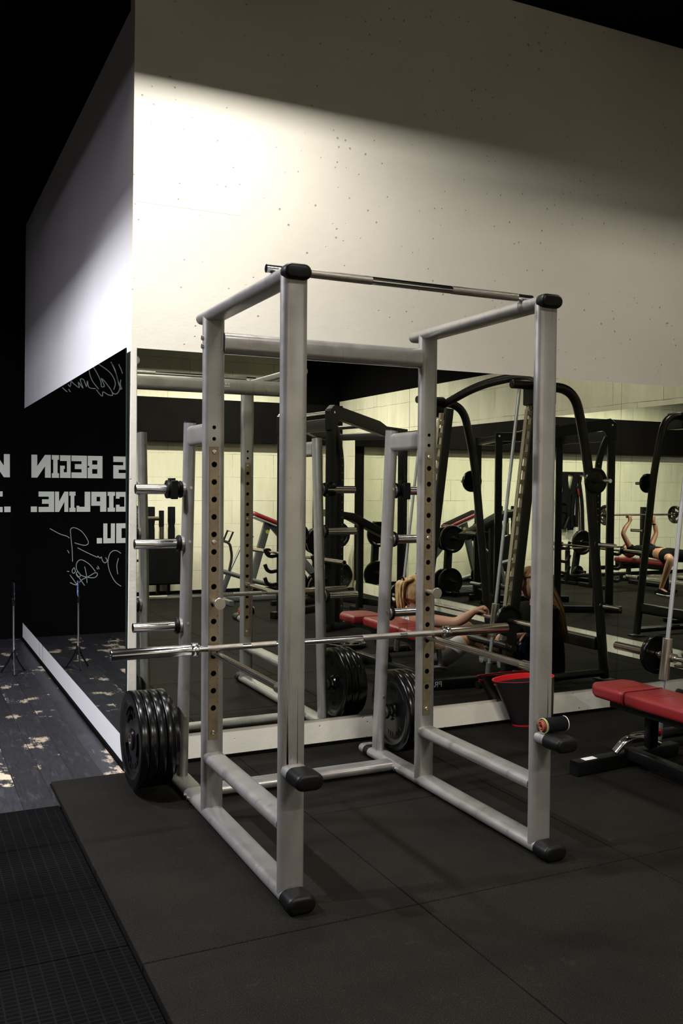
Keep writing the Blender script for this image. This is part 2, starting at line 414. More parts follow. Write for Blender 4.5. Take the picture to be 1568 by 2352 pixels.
# ============================================================ lamps with their shades
for nm, x, y, z, sx, sy, wt, col, hx, hy, dep, open_ in LAMPS:
    t = thing('ceiling_lamp', 'shaded ceiling lamp '+nm, 'lamp', (x, y, z), 'shaded ceiling lamps')
    mb = MB(); h, k = 0.03, 0.012; z0, z1 = z-dep, z+h
    walls = [((x-hx, y-hy-k, z0), (x+hx, y-hy, z1)), ((x-hx, y+hy, z0), (x+hx, y+hy+k, z1)), ((x-hx-k, y-hy-k, z1), (x+hx+k, y+hy+k, z1+k))]
    if open_ >= 2: walls = [walls[2]]
    if open_ in (0, 2): walls += [((x-hx-k, y-hy-k, z0), (x-hx, y+hy+k, z1)), ((x+hx, y-hy-k, z0), (x+hx+k, y+hy+k, z1))]
    for lo, hi in walls: mb.box(lo, hi)
    obj('shade', mb, 'dark', t)
    obj('hanger', MB().cyl((x, y, z1+k), (x, y, ZC), 0.012, n=8), 'black_metal', t)
    ld = bpy.data.lights.new('bulb', 'AREA'); ld.shape = 'RECTANGLE'; ld.size = sx; ld.size_y = sy; ld.energy = wt; ld.color = col
    lo_ = bpy.data.objects.new('bulb', ld); COL.objects.link(lo_); lo_.parent = t; lo_.location = (0, 0, -0.005)

# ============================================================ the room
struct('floor', MB().box((-5, YF-0.1, -0.12), (XR+0.1, YT+0.1, -0.03)), 'dark')
mb = MB(); mb.box((-5, 4.45, -0.03), (0.162, YT, -0.014)); mb.box((0.162, 4.805, -0.03), (XL+0.02, YT, -0.014))
struct('floor', mb, 'wood_floor')
mb = MB()
xs = [0.165+1.003*k for k in range(0, 6)]; xs[-1] = min(xs[-1], XR)
ys = [YF]+[2.84-0.98*k for k in range(5, 0, -1)]+[2.84, 3.82, 4.80]
g = 0.0025
for i in range(len(xs)-1):
    for j in range(len(ys)-1):
        if i == 0 and j >= len(ys)-3:       # one double-length tile beside the board floor
            if j == len(ys)-3: mb.box((xs[0]+g, ys[j]+g, -0.03), (xs[1]-g, ys[j+2]-g, 0.0))
            continue
        mb.box((xs[i]+g, ys[j]+g, -0.03), (xs[i+1]-g, ys[j+1]-g, 0.0))
mb.box((xs[5]+g, YF, -0.03), (XR, 4.8, 0.0)) if xs[5] < XR-0.02 else None
mb.box((XL+0.005, 4.80+g, -0.03), (XR, W, 0.0))
struct('floor', mb, 'rubber_floor', bevel=0.004)
mb = MB(); mb.box((-5, YF, -0.03), (0.155, -0.0, -0.014)); struct('floor', mb, 'wood_floor')

mb = MB(); t_ = 0.1
mb.prism([(0.558, W, 0), (XR, W, 0), (XR, W, ZC), (0.600, W, ZC)], (0, t_, 0)); struct('wall_back', mb, 'wall')
mb = MB(); mb.prism([(0.5585, W+0.001, 0), (0.5585, YT-0.08, 0), (0.595, YT-0.08, 4.0), (0.595, W+0.001, 4.0)], (0.1, 0, 0)); struct('wall_left', mb, 'wall_white')
struct('wall_left', MB().box((0.595, W+0.1, 4.0), (0.70, YT, ZC)), 'black_wall')
struct('wall_far', MB().box((-5, YT, -0.03), (XL+0.05, YT+0.1, ZC)), 'black_wall')
struct('wall_right', MB().box((XR, YF, 0), (XR+0.1, W, 2.755)), 'brick_y')
struct('wall_right', MB().box((XR, YF, 2.755), (XR+0.1, W, ZC)), 'black_wall')
struct('wall_front', MB().box((-5, YF-0.1, 0), (4.62, YF, ZC)), 'brick')
struct('wall_front', MB().box((4.62, YF-0.1, 0), (XR, YF, 2.69)), 'brick')
struct('wall_front', MB().box((4.62, YF-0.1, 2.69), (XR, YF+0.01, ZC)), 'black_wall')
struct('trim_1', MB().box((-5, YF, 2.10), (XR, YF+0.12, 2.685)), 'band')
struct('trim_2', MB().box((4.95, YF, 0), (5.09, YF+0.02, 2.10)), 'band')
struct('wall_side', MB().box((-5.1, YF, -0.03), (-5, YT, ZC)), 'black_wall')
struct('ceiling', MB().box((-5.1, YF-0.1, ZC), (XR+0.1, YT+0.1, ZC+0.1)), 'black_wall')
mb = MB(); mb.box((0.600, W-0.0008, 2.976), (1.178, W+0.001, 2.980)); struct('trim_3', mb, 'ledge')
mb = MB(); mb.box((1.176, W-0.0008, 2.98), (1.180, W+0.001, 4.4)); struct('trim_4', mb, 'ledge')
struct('baseboard_back', MB().box((0.61, W-0.012, 0), (XR, W, 0.018)), 'dark')
struct('shadow_strip_left', MB().box((0.545, W+0.02, -0.014), (0.559, YT, 0.012)), 'dark')  # black strip standing in for the shadow band at the wall foot
struct('baseboard_front', MB().box((-5, YF, 0), (XR, YF+0.015, 0.05)), 'dark')

# mirrors
def mirror(lo, hi, face, label, group):
    t = thing('wall_mirror', label, 'mirror', ((lo[0]+hi[0])/2, (lo[1]+hi[1])/2, lo[2]), group)
    bm = bmesh.new(); x0, y0, z0 = lo; x1, y1, z1 = hi
    if face == 'y': q = [(x0, y0, z0), (x1, y0, z0), (x1, y0, z1), (x0, y0, z1)]; body = MB().box((x0, y0+0.0008, z0), hi)
    else: q = [(x0, y0, z0), (x0, y1, z0), (x0, y1, z1), (x0, y0, z1)]; body = MB().box((x0+0.0008, y0, z0), hi)
    bm.faces.new([bm.verts.new(p) for p in q])
    obj('reflecting_face', bm, 'mirror', t, smooth=0); obj('mirror_backing', body, 'mirror_edge', t, smooth=0)
ZT, ZL = 2.2163, 0.16
gm = 'frameless wall mirrors'
for (a, b), lb in zip(((0.607, 2.2412), (2.2434, 3.885), (3.8872, 5.36)),
                      ('tall frameless mirror beside the wall corner, behind the left half of the silver rack',
                       'middle frameless mirror behind the right half of the silver rack, showing the women',
                       'frameless mirror at the right edge, above the red bench, showing the man bench pressing')):
    mirror((a, W-0.006, ZL), (b, W-0.0005, ZT), 'y', lb, gm)
for (a, b), lb in zip(((W+0.012, 6.569), (6.571, 8.030), (8.032, YT-0.09)),
                      ('frameless mirror on the left face nearest the corner, showing handwriting',
                       'frameless mirror on the left face, middle one of the row, showing block lettering',
                       'frameless mirror on the left face, farthest from the corner')):
    mirror((0.552, a, ZL), (0.558, b, ZT), 'x', lb, gm)
for (a, b), lb in zip(((2.60, 4.80), (0.20, 2.598), (-2.20, 0.198)),
                      ('frameless mirror on the right side wall, nearest the mirrored corner',
                       'frameless mirror on the right side wall, middle one of the row',
                       'frameless mirror on the right side wall, nearest the block wall')):
    t = thing('wall_mirror', lb, 'mirror', (XR-0.003, (a+b)/2, ZL), gm)
    bm = bmesh.new(); bm.faces.new([bm.verts.new(p) for p in ((XR-0.006, a, ZL), (XR-0.006, b, ZL), (XR-0.006, b, ZT), (XR-0.006, a, ZT))])
    obj('reflecting_face', bm, 'mirror', t, smooth=0); obj('mirror_backing', MB().box((XR-0.0052, a, ZL), (XR-0.0003, b, ZT)), 'mirror_edge', t, smooth=0)

# gridded mats at the left
yy = [4.44, 3.96, 3.475, 2.985, 2.49, 1.50]
where = ['against the scuffed boards', 'second from the scuffed boards', 'third from the scuffed boards', 'fourth from the scuffed boards', 'lowest in the photo']
for i in range(5):
    y1, y0 = yy[i], yy[i+1]
    o = obj('ring_mat', MB().box((-1.3, y0+0.002, -0.030), (0.153, y1-0.002, -0.004)), 'grid_mat', bevel=0.003)
    tag(o, 'black gridded rubber mat at lower left, '+where[i], 'mat', 'gridded rubber mats')

# ============================================================ lettering on the far black wall
def letter_polys(ch):
    V, Hh = 0.35, 0.25
    B = lambda x0, y0, x1, y1: [(x0, y0), (x1, y0), (x1, y1), (x0, y1)]
    D = {
     'B': [B(0,0,V,1), B(V,0,.70,.20), B(V,.80,.70,1), B(V,.41,.70,.61), B(.70,.0,1,.47), B(.70,.55,1,1), B(.70,.47,.90,.55)],
     'E': [B(0,0,V,1), B(V,0,1,Hh), B(V,1-Hh,1,1), B(V,.40,.78,.62)],
     'G': [B(0,0,V,1), B(V,0,1,Hh), B(V,1-Hh,1,1), B(1-V,Hh,1,.54), B(.55,.40,1-V,.54)],
     'I': [B(.20,.0,.80,1), B(0,0,.20,.20), B(.80,0,1,.20), B(0,.80,.20,1), B(.80,.80,1,1)],
     'N': [B(0,0,.30,1), B(.70,0,1,1), [(.30,1), (.30,.50), (.70,0), (.70,.50)]],
     'S': [B(0,1-Hh,1,1), B(0,.40,1,.60), B(0,0,1,Hh), B(0,.60,V,1-Hh), B(1-V,Hh,1,.40)],
     'C': [B(0,0,V,1), B(V,0,1,Hh), B(V,1-Hh,1,1), B(.72,Hh,1,Hh+.10), B(.72,.66,1,1-Hh)],
     'P': [B(0,0,V+.06,1), B(V+.06,1-Hh,1,1), B(V+.06,.30,1,.52), B(1-V,.52,1,1-Hh)],
     'L': [B(0,0,V+.06,1), B(V+.06,0,1,Hh), B(.80,Hh,1,Hh+.05)],
     'O': [B(0,0,V,1), B(1-V,0,1,1), B(V,0,1-V,Hh), B(V,1-Hh,1-V,1)],
     'U': [B(0,0,V,1), B(1-V,0,1,1), B(V,0,1-V,Hh)],
     '.': [B(0,0,1,.27)]}
    return D[ch]
def lettering(row, z0, z1, label):
    t = thing('wall_lettering', label, 'lettering', (row[0][1], YT-0.001, z0), 'painted slogan on the black wall')
    names = {'.': 'full_stop'}
    for ch, x0, x1 in row:
        mb = MB()
        for p in letter_polys(ch):
            mb.prism([(x0+u*(x1-x0), YT-0.003, z0+v*(z1-z0)) for u, v in p], (0, 0.0028, 0))
        obj(names.get(ch, 'letter'), mb, 'letter', t, smooth=0)
lettering([('S', -0.50, -0.345), ('B', -0.236, -0.090), ('E', -0.082, 0.070), ('G', 0.078, 0.180), ('I', 0.190, 0.259), ('N', 0.269, 0.452)], 1.565, 1.790, 'white block letters on the black wall, top line ending BEGIN')
lettering([('C', -0.505, -0.372), ('I', -0.362, -0.288), ('P', -0.275, -0.125), ('L', -0.115, 0.020), ('I', 0.030, 0.090), ('N', 0.100, 0.228), ('E', 0.236, 0.385), ('.', 0.400, 0.458)], 1.226, 1.428, 'white block letters on the black wall, middle line ending with a full stop')
lettering([('O', -0.53, -0.375), ('U', -0.362, -0.245), ('.', -0.232, -0.180)], 0.904, 1.106, 'short bottom line of white block letters, two letters and a stop')
SIGS = [[(0.278, 1.06), (0.182, 1.005), (0.117, 0.983), (0.089, 0.961)], [(0.06, 0.726), (0.065, 0.86), (0.077, 0.986), (0.077, 1.053), (0.036, 1.065), (-0.03, 1.027), (-0.079, 0.959), (-0.096, 0.908), (-0.063, 0.887), (-0.013, 0.897), (0.04, 0.914)], [(0.011, 0.864), (-0.079, 0.815), (-0.179, 0.766), (-0.191, 0.774), (-0.212, 0.753), (-0.225, 0.765), (-0.237, 0.726), (-0.262, 0.704), (-0.284, 0.725), (-0.267, 0.76)], [(-0.423, 0.798), (-0.381, 0.825), (-0.338, 0.822), (-0.305, 0.784), (-0.292, 0.699), (-0.313, 0.605), (-0.364, 0.509), (-0.424, 0.459)], [(-0.398, 0.748), (-0.381, 0.671), (-0.391, 0.585)], [(-0.166, 0.618), (-0.112, 0.688), (-0.054, 0.731), (-0.013, 0.741), (0.02, 0.708), (0.02, 0.649), (-0.021, 0.589), (-0.096, 0.561), (-0.162, 0.559), (-0.187, 0.592), (-0.162, 0.606), (-0.096, 0.57), (-0.03, 0.538), (0.02, 0.49), (0.085, 0.517)], [(-0.059, 0.672), (-0.075, 0.596), (-0.083, 0.507)], [(0.007, 0.632), (0.024, 0.599), (-0.001, 0.565), (-0.017, 0.589), (0.007, 0.624)], [(0.044, 0.667), (0.065, 0.634), (0.052, 0.608), (0.032, 0.625), (0.044, 0.667)], [(-0.179, 0.66), (-0.189, 0.639)], [(-0.189, 0.675), (-0.204, 0.642)], [(0.085, 0.593), (0.052, 0.545), (0.015, 0.489)], [(0.02, 0.599), (-0.059, 0.481)], [(0.113, 0.631), (0.093, 0.627)], [(0.109, 0.841), (0.093, 0.811)], [(-0.102, 2.649), (-0.113, 2.594), (-0.141, 2.534), (-0.196, 2.464)], [(-0.146, 2.682), (-0.185, 2.615), (-0.218, 2.544), (-0.224, 2.494), (-0.252, 2.495), (-0.246, 2.523), (-0.224, 2.572), (-0.257, 2.546), (-0.291, 2.503), (-0.322, 2.46), (-0.336, 2.41), (-0.291, 2.413), (-0.241, 2.439), (-0.235, 2.399), (-0.213, 2.409), (-0.174, 2.458)], [(-0.196, 2.716), (-0.291, 2.655), (-0.341, 2.596), (-0.364, 2.53), (-0.347, 2.467)], [(-0.318, 2.747), (-0.358, 2.676), (-0.386, 2.576), (-0.409, 2.498), (-0.392, 2.441), (-0.358, 2.422), (-0.33, 2.443)], [(-0.397, 2.729), (-0.42, 2.68), (-0.437, 2.635)], [(-0.42, 2.572), (-0.414, 2.527), (-0.431, 2.477)], [(-0.324, 2.741), (-0.375, 2.62), (-0.397, 2.531), (-0.42, 2.47)], [(-0.168, 2.468), (-0.102, 2.476), (-0.086, 2.537), (-0.075, 2.486), (-0.048, 2.551), (-0.015, 2.549), (-0.042, 2.467), (0.002, 2.521), (-0.004, 2.471), (0.05, 2.507), (0.072, 2.528), (0.083, 2.477), (0.104, 2.498)], [(0.158, 2.462), (0.131, 2.436), (0.11, 2.421)], [(0.099, 2.449), (0.08, 2.422)]]
def strokes(name, idx, label, r):
    mb = MB()
    for i in idx:
        pts = [Vector((x, YT-0.002, z)) for x, z in SIGS[i]]
        sm = []
        for a in range(len(pts)-1):   # Catmull-Rom through the points
            p0 = pts[max(a-1, 0)]; p1 = pts[a]; p2 = pts[a+1]; p3 = pts[min(a+2, len(pts)-1)]
            for k in range(5):
                t = k/5; sm.append(0.5*((2*p1)+(p2-p0)*t+(2*p0-5*p1+4*p2-p3)*t*t+(3*p1-p0-3*p2+p3)*t**3))
        sm.append(pts[-1]); mb.tube(sm, r, n=6)
    tag(obj(name, mb, 'chalk'), label, 'handwriting', 'silver handwriting on the black wall')
strokes('handwriting', range(0, 15), 'silver looping signature with quotation marks under the block letters', 0.0042)
strokes('handwriting', range(15, 25), 'silver scrawled signature high above the block letters', 0.0048)

# ============================================================ phone on a tripod
t = thing('phone_tripod', 'slim tripod holding a lit phone beside the low white wall strip', 'tripod', (0.30, 7.75, -0.014))
x, y = 0.30, 7.75
obj('centre_column', MB().cyl((x, y, 0.06), (x, y, 0.53), 0.008, n=10), 'chrome', t)
obj('hub', MB().lathe((x, y, 0.10), (0, 0, 1), [(0, 0), (0.013, 0), (0.018, 0.02), (0.018, 0.06), (0.010, 0.075), (0, 0.075)], 12), 'black_metal', t)
for k in range(3):
    a = 0.5+k*2*PI/3
    obj('leg', MB().tube(bend([(x+0.012*math.cos(a), y+0.012*math.sin(a), 0.15), (x+0.05*math.cos(a), y+0.05*math.sin(a), 0.07), (x+0.105*math.cos(a), y+0.105*math.sin(a), -0.008)], 0.02), 0.007, 8), 'black_metal', t)
obj('phone_clamp', MB().box((x-0.012, y-0.016, 0.53), (x+0.012, y+0.016, 0.59)), 'black_metal', t, bevel=0.004)
ph = obj('phone', MB().box((x-0.004, y-0.033, 0.575), (x+0.004, y+0.033, 0.715)), 'black_metal', t, bevel=0.004)
obj('screen', MB().box((x+0.0042, y-0.030, 0.58), (x+0.0052, y+0.030, 0.71)), 'screen_lit', ph)

# ============================================================ the silver power rack
XA, XB, Y1, Y2 = 0.7487, 1.8549, 3.0431, 3.9708
XM = (XA+XB)/2
rk = thing('power_rack', 'silver grey steel power rack standing on black rubber tiles in front of the mirror', 'rack', (XM, 3.6, 0))
def cap(name, c, axis, a, b, length, side, parent, dome=0.012):
    c = Vector(c); ax = Vector(axis).normalized()
    s0 = obround(a, b, 9); pts = [c]; secs = [s0]
    for k in range(0, 5):
        t = k/4*PI/2; pts.append(c+ax*(length-dome+dome*math.sin(t))); e = dome*(1-math.cos(t)); secs.append(obround(a-2*e, b-2*e, 9))
    return obj(name, MB().sweep(pts, secs, side=side), 'black_rubber', parent)
X_ = (1, 0, 0); Z_ = (0, 0, 1); Y_ = (0, 1, 0)
for X in (XA, XB):
    br = obj('base_rail', MB().obr((X, 2.995, 0.034), (X, 4.60, 0.034), 0.100, 0.052, X_), 'silver', rk)
    cap('end_cap', (X, 3.01, 0.034), (0, -1, 0), 0.112, 0.066, 0.085, X_, br, 0.016)
    obj('rubber_sleeve', MB().obr((X, 4.500, 0.034), (X, 4.545, 0.034), 0.106, 0.058, X_), 'black_rubber', br)
    for dy, s in ((4.18, -1), (4.23, -1)):
        obj('bolt', MB().cyl((X+s*0.048, dy, 0.034), (X+s*0.056, dy, 0.034), 0.010, n=12), 'steel_disc', br)
    tr = obj('top_rail', MB().obr((X, 3.03, 2.255), (X, 4.075, 2.255), 0.100, 0.050, X_), 'silver', rk)
    cap('end_cap', (X, 3.04, 2.255), (0, -1, 0), 0.106, 0.056, 0.045, X_, tr, 0.014)
    obj('side_rail', MB().obr((X, Y1+0.02, 0.283), (X, Y2-0.02, 0.283), 0.096, 0.050, X_), 'silver', rk)
    st = obj('front_stub', MB().obr((X, Y1-0.02, 0.487), (X, 2.945, 0.487), 0.094, 0.048, X_), 'silver', rk)
    cap('end_cap', (X, 2.962, 0.487), (0, -1, 0), 0.106, 0.060, 0.100, X_, st, 0.014)
    for Y in (Y1, Y2):
        obj('upright', MB().obr((X, Y, 0.045), (X, Y, 2.25), 0.100, 0.050, X_, 9), 'silver', rk)
    # weld beads where the uprights stand on the rails
    # storage post, leaning slightly back at the foot
    obj('storage_post', MB().obr((X, 4.40+0.06, 0.05), (X, 4.337, 1.803), 0.088, 0.048, Y_, 9), 'silver', rk)
    obj('post_cap', MB().obr((X, 4.337, 1.802), (X, 4.337, 1.812), 0.084, 0.044, Y_, 9), 'black_rubber', rk)
    obj('storage_connector', MB().obr((X, Y2+0.02, 1.738), (X, 4.31, 1.738), 0.096, 0.048, Z_, 9), 'silver', rk)
obj('upper_crossbeam', MB().obr((XA+0.045, 3.968, 2.138), (XB-0.045, 3.968, 2.138), 0.096, 0.058, Z_, 9), 'silver', rk)
for dx in (0.0,):
    sb = MB(); 
    for k, wd in enumerate((0.006, 0.008, 0.004, 0.007)): sb.box((1.352+k*0.011, 3.9975, 2.148), (1.352+k*0.011+wd, 3.9985, 2.160))
    sb.box((1.350, 3.9975, 2.134), (1.396, 3.9985, 2.139)); obj('printed_label', sb, 'white_sticker', rk, smooth=0)
obj('floor_crossmember', MB().obr((XA+0.04, 4.255, 0.034), (XB-0.04, 4.255, 0.034), 0.096, 0.052, Y_, 9), 'silver', rk)
for X in (XA, XB):
    for zz in (2.155, 2.118):
        if X == XA: obj('bolt', MB().cyl((X-0.048, Y2, zz+0.008-0.008), (X-0.055, Y2, zz), 0.011, n=12), 'steel_disc', rk)
for sx0, sx1, za, zb in ((0.722, 0.7275, 0.50, 0.745), (0.7268, 0.7295, 0.50, 0.66), (0.763, 0.7655, 0.50, 0.80), (1.871, 1.8735, 0.56, 0.735), (1.8745, 1.876, 0.58, 0.69)):
    obj('scuff_mark', MB().prism([(sx0, 3.0177, za), (sx1, 3.0177, za), ((sx0+sx1)/2, 3.0177, zb)], (0, 0.0006, 0)), 'dark', rk, smooth=0)
# pull-up bar resting on the top rails: bare ends, knurled grips, polished middle
pb = obj('pull_up_bar', MB().cyl((0.69, 3.165, 2.292), (1.875, 3.165, 2.292), 0.0155, n=20), 'chrome', rk)
for a, b in ((0.86, 1.12), (1.48, 1.80)):
    obj('knurled_grip', MB().cyl((a, 3.165, 2.292), (b, 3.165, 2.292), 0.0163, n=20), 'knurl', pb)
for X in (XA, XB):
    obj('bar_saddle', MB().box((X-0.03, 3.15, 2.276), (X+0.03, 3.18, 2.284)), 'silver', pb)
# perforated steel strips
def holed_strip(xc, yf, out, z0, z1, holes, bolts, wd=0.042, r=0.0128, th=0.005):
    """strip in the XZ plane, its face at yf looking along out (-1 / +1), with true through holes"""
    mb = MB(); bm = mb.bm; yb = yf-out*th
    zs = sorted(holes); cells = []
    cut = 0.026
    prev = z0
    for z in zs:
        cells.append((prev, z-cut, None)); cells.append((z-cut, z+cut, z)); prev = z+cut
    cells.append((prev, z1, None))
    n = 24
    for a, b, hz in cells:
        for y, flip in ((yf, out < 0), (yb, out > 0)):
            if hz is None:
                vs = [bm.verts.new(p) for p in ((xc-wd/2, y, a), (xc+wd/2, y, a), (xc+wd/2, y, b), (xc-wd/2, y, b))]
                bm.faces.new(vs)
            else:
                inner = [bm.verts.new((xc+r*math.cos(2*PI*k/n), y, hz+r*math.sin(2*PI*k/n))) for k in range(n)]
                outer = []
                for k in range(n):
                    t = 2*PI*k/n; c_, s_ = math.cos(t), math.sin(t); m_ = min((wd/2)/max(abs(c_), 1e-6), (b-a)/2/max(abs(s_), 1e-6))
                    outer.append(bm.verts.new((xc+c_*m_, y, (a+b)/2+s_*m_)))
                for k in range(n):
                    bm.faces.new((inner[k], inner[(k+1) % n], outer[(k+1) % n], outer[k]))
                if y == yf: first = inner
                else:
                    for k in range(n): bm.faces.new((first[k], first[(k+1) % n], inner[(k+1) % n], inner[k]))
    mb.box((xc-wd/2-0.0006, min(yf, yb)+0.0004, z0), (xc-wd/2, max(yf, yb)-0.0004, z1)); mb.box((xc+wd/2, min(yf, yb)+0.0004, z0), (xc+wd/2+0.0006, max(yf, yb)-0.0004, z1))
    bmesh.ops.remove_doubles(bm, verts=bm.verts, dist=1e-5)
    s = obj('perforated_strip', mb, 'steel_strip', rk, smooth=30)
    dk = MB()
    for z in zs: dk.cyl((xc, yb+out*0.0003, z), (xc, yb+out*0.0012, z), r-0.0002, n=20)
    obj('bolt_hole', dk, 'dark', s)['kind'] = 'stuff'
    for z in bolts:
        obj('bolt', MB().lathe((xc, yf, z), (0, out, 0), [(0, -0.001), (0.0105, -0.001), (0.0105, 0.002), (0.0085, 0.005), (0.005, 0.0055), (0.0045, 0.002), (0, 0.002)], 16), 'steel_disc', s)
ZH = [1.595-0.0777*k for k in range(0, 16) if k != 99]
ZH = [z for z in ZH if z > 0.43]
ZH = [z for z in ZH]
for X in (XA, XB):
    holed_strip(X-0.003, Y2-0.025-0.005, -1, 0.366, 1.674, ZH, (1.651, 1.2505, 0.397))
    holed_strip(X-0.003, Y1+0.025+0.005, 1, 0.366, 1.674, ZH, (1.651, 1.2505, 0.397))
    for Yf, s in ((Y2-0.0252, -1), (Y1+0.0252, 1)):
        for z in (1.760, 1.709): obj('bolt_hole', MB().cyl((X-0.003, Yf, z), (X-0.003, Yf+s*0.0006, z), 0.0085, n=16), 'dark', rk)
# little screw heads up the side of each storage post
for X in (XA, XB):
    for z in (1.49, 1.23, 0.83, 0.36):
        yy_ = 4.337+(1.803-z)/(1.803-0.05)*0.123
        obj('bolt', MB().cyl((X-0.0, yy_-0.040, z), (X-0.0, yy_-0.0475, z), 0.0075, n=12), 'steel_disc', rk)
# plate pegs: outwards from the storage posts
pegz = [1.482, 1.219, 0.815, 0.268]
for X, s in ((XA, -1), (XB, 1)):
    for z in pegz:
        yp = 4.337+(1.803-z)/(1.803-0.05)*0.123
        pg = obj('plate_peg', MB().cyl((X+s*0.02, yp, z), (X+s*0.258, yp, z), 0.0235, n=28), 'chrome', rk, bevel=0.002)
        obj('flange', MB().lathe((X+s*0.022, yp, z), (s, 0, 0), [(0, 0), (0.036, 0), (0.036, 0.012), (0, 0.012)], 28), 'silver', pg)
        obj('rubber_ring', MB().lathe((X+s*0.034, yp, z), (s, 0, 0), [(0.0235, 0), (0.040, 0.001), (0.042, 0.008), (0.038, 0.016), (0.030, 0.016), (0.030, 0.022), (0.0235, 0.024)], 28), 'black_rubber', pg)

# spring clamps on the top pegs
for X, s, lb in ((XA, -1, 'black plastic clamp collar on the top left plate peg of the silver rack'), (XB, 1, 'black plastic clamp collar on the top right plate peg of the silver rack')):
    yp = 4.337+(1.803-1.482)/(1.803-0.05)*0.123; x0 = X+s*0.064
    t = thing('clamp_collar', lb, 'clamp', (x0, yp, 1.482), 'clamp collars on the silver rack')
    prof = []
    for k in range(0, 29): a = 0.25+k*(2*PI-0.5)/28; prof.append((0.044*math.cos(a), 0.044*math.sin(a)))
    for k in range(28, -1, -1): a = 0.25+k*(2*PI-0.5)/28; prof.append((0.0245*math.cos(a), 0.0245*math.sin(a)))
    obj('ring', MB().prism([(x0, yp+u, 1.482+v) for u, v in prof], (s*0.046, 0, 0)), 'black_rubber', t, bevel=0.002)
    obj('lever', MB().box((min(x0, x0+s*0.034), yp-0.052, 1.435), (max(x0, x0+s*0.040), yp-0.034, 1.525)), 'black_rubber', t, bevel=0.004)
    obj('latch', MB().box((min(x0+s*0.004, x0+s*0.030), yp-0.020, 1.520), (max(x0+s*0.004, x0+s*0.030), yp+0.030, 1.536)), 'black_rubber', t, bevel=0.003)

# safety bars and rest pins
for X, wd in ((XA, 'left'), (XB, 'right')):
    t = thing('safety_bar', 'worn chrome safety bar along the %s side of the silver rack' % wd, 'safety bar', (X, 3.5, 0.757), 'safety bars in the silver rack')
    obj('rod', MB().cyl((X-0.003, 3.945, 0.757), (X-0.003, 3.07, 0.757), 0.0150, n=20), 'chrome_worn', t)
    obj('collar', MB().lathe((X-0.003, 3.072, 0.757), (0, 1, 0), [(0.015, 0), (0.0215, 0), (0.0215, 0.085), (0.0205, 0.087), (0.015, 0.087)], 24), 'chrome_worn', t)
    t = thing('rest_pin', 'steel pin with a round end disc, rear %s post of the silver rack' % wd, 'pin', (X, 3.9, 0.984), 'disc-headed rest pins in the silver rack')
    obj('pin', MB().cyl((X-0.003, 3.945, 0.984), (X-0.003, 3.862, 0.984), 0.0120, n=16), 'steel_disc', t)
    obj('end_disc', MB().lathe((X-0.003, 3.862, 0.984), (0, -1, 0), [(0, 0), (0.026, 0), (0.027, 0.002), (0.027, 0.009), (0.025, 0.011), (0, 0.011)], 28), 'steel_disc', t)

# the barbell lying across the safety bars
by, bz = 3.885, 0.757+0.0150+0.0142
t = thing('barbell', 'chrome barbell without plates lying across the safety bars of the silver rack', 'barbell', (1.285, by, bz))
obj('shaft', MB().cyl((0.60, by, bz), (1.98, by, bz), 0.0140, n=20), 'chrome', t)
for a, b in ((0.70, 0.86), (0.90, 1.02), (1.46, 1.66), (1.70, 1.90)):
    obj('knurled_grip', MB().cyl((a, by, bz), (b, by, bz), 0.0144, n=20), 'knurl', t)
for s, x0, x1 in ((-1, 0.632, 0.279), (1, 1.934, 2.290)):
    sl = obj('sleeve', MB().lathe((x0, by, bz), (s, 0, 0), [(0.014, 0), (0.0245, 0.0), (0.0245, abs(x1-x0)-0.003), (0.022, abs(x1-x0)), (0.016, abs(x1-x0)), (0.014, abs(x1-x0)-0.006), (0, abs(x1-x0)-0.006)], 32), 'chrome' if s < 0 else 'chrome_worn', t)
    obj('collar', MB().lathe((x0-s*0.030, by, bz), (s, 0, 0), [(0.014, 0), (0.0205, 0.0), (0.0205, 0.006), (0.0290, 0.008), (0.0300, 0.012), (0.0300, 0.034), (0.028, 0.038), (0.014, 0.038)], 32), 'chrome', sl)

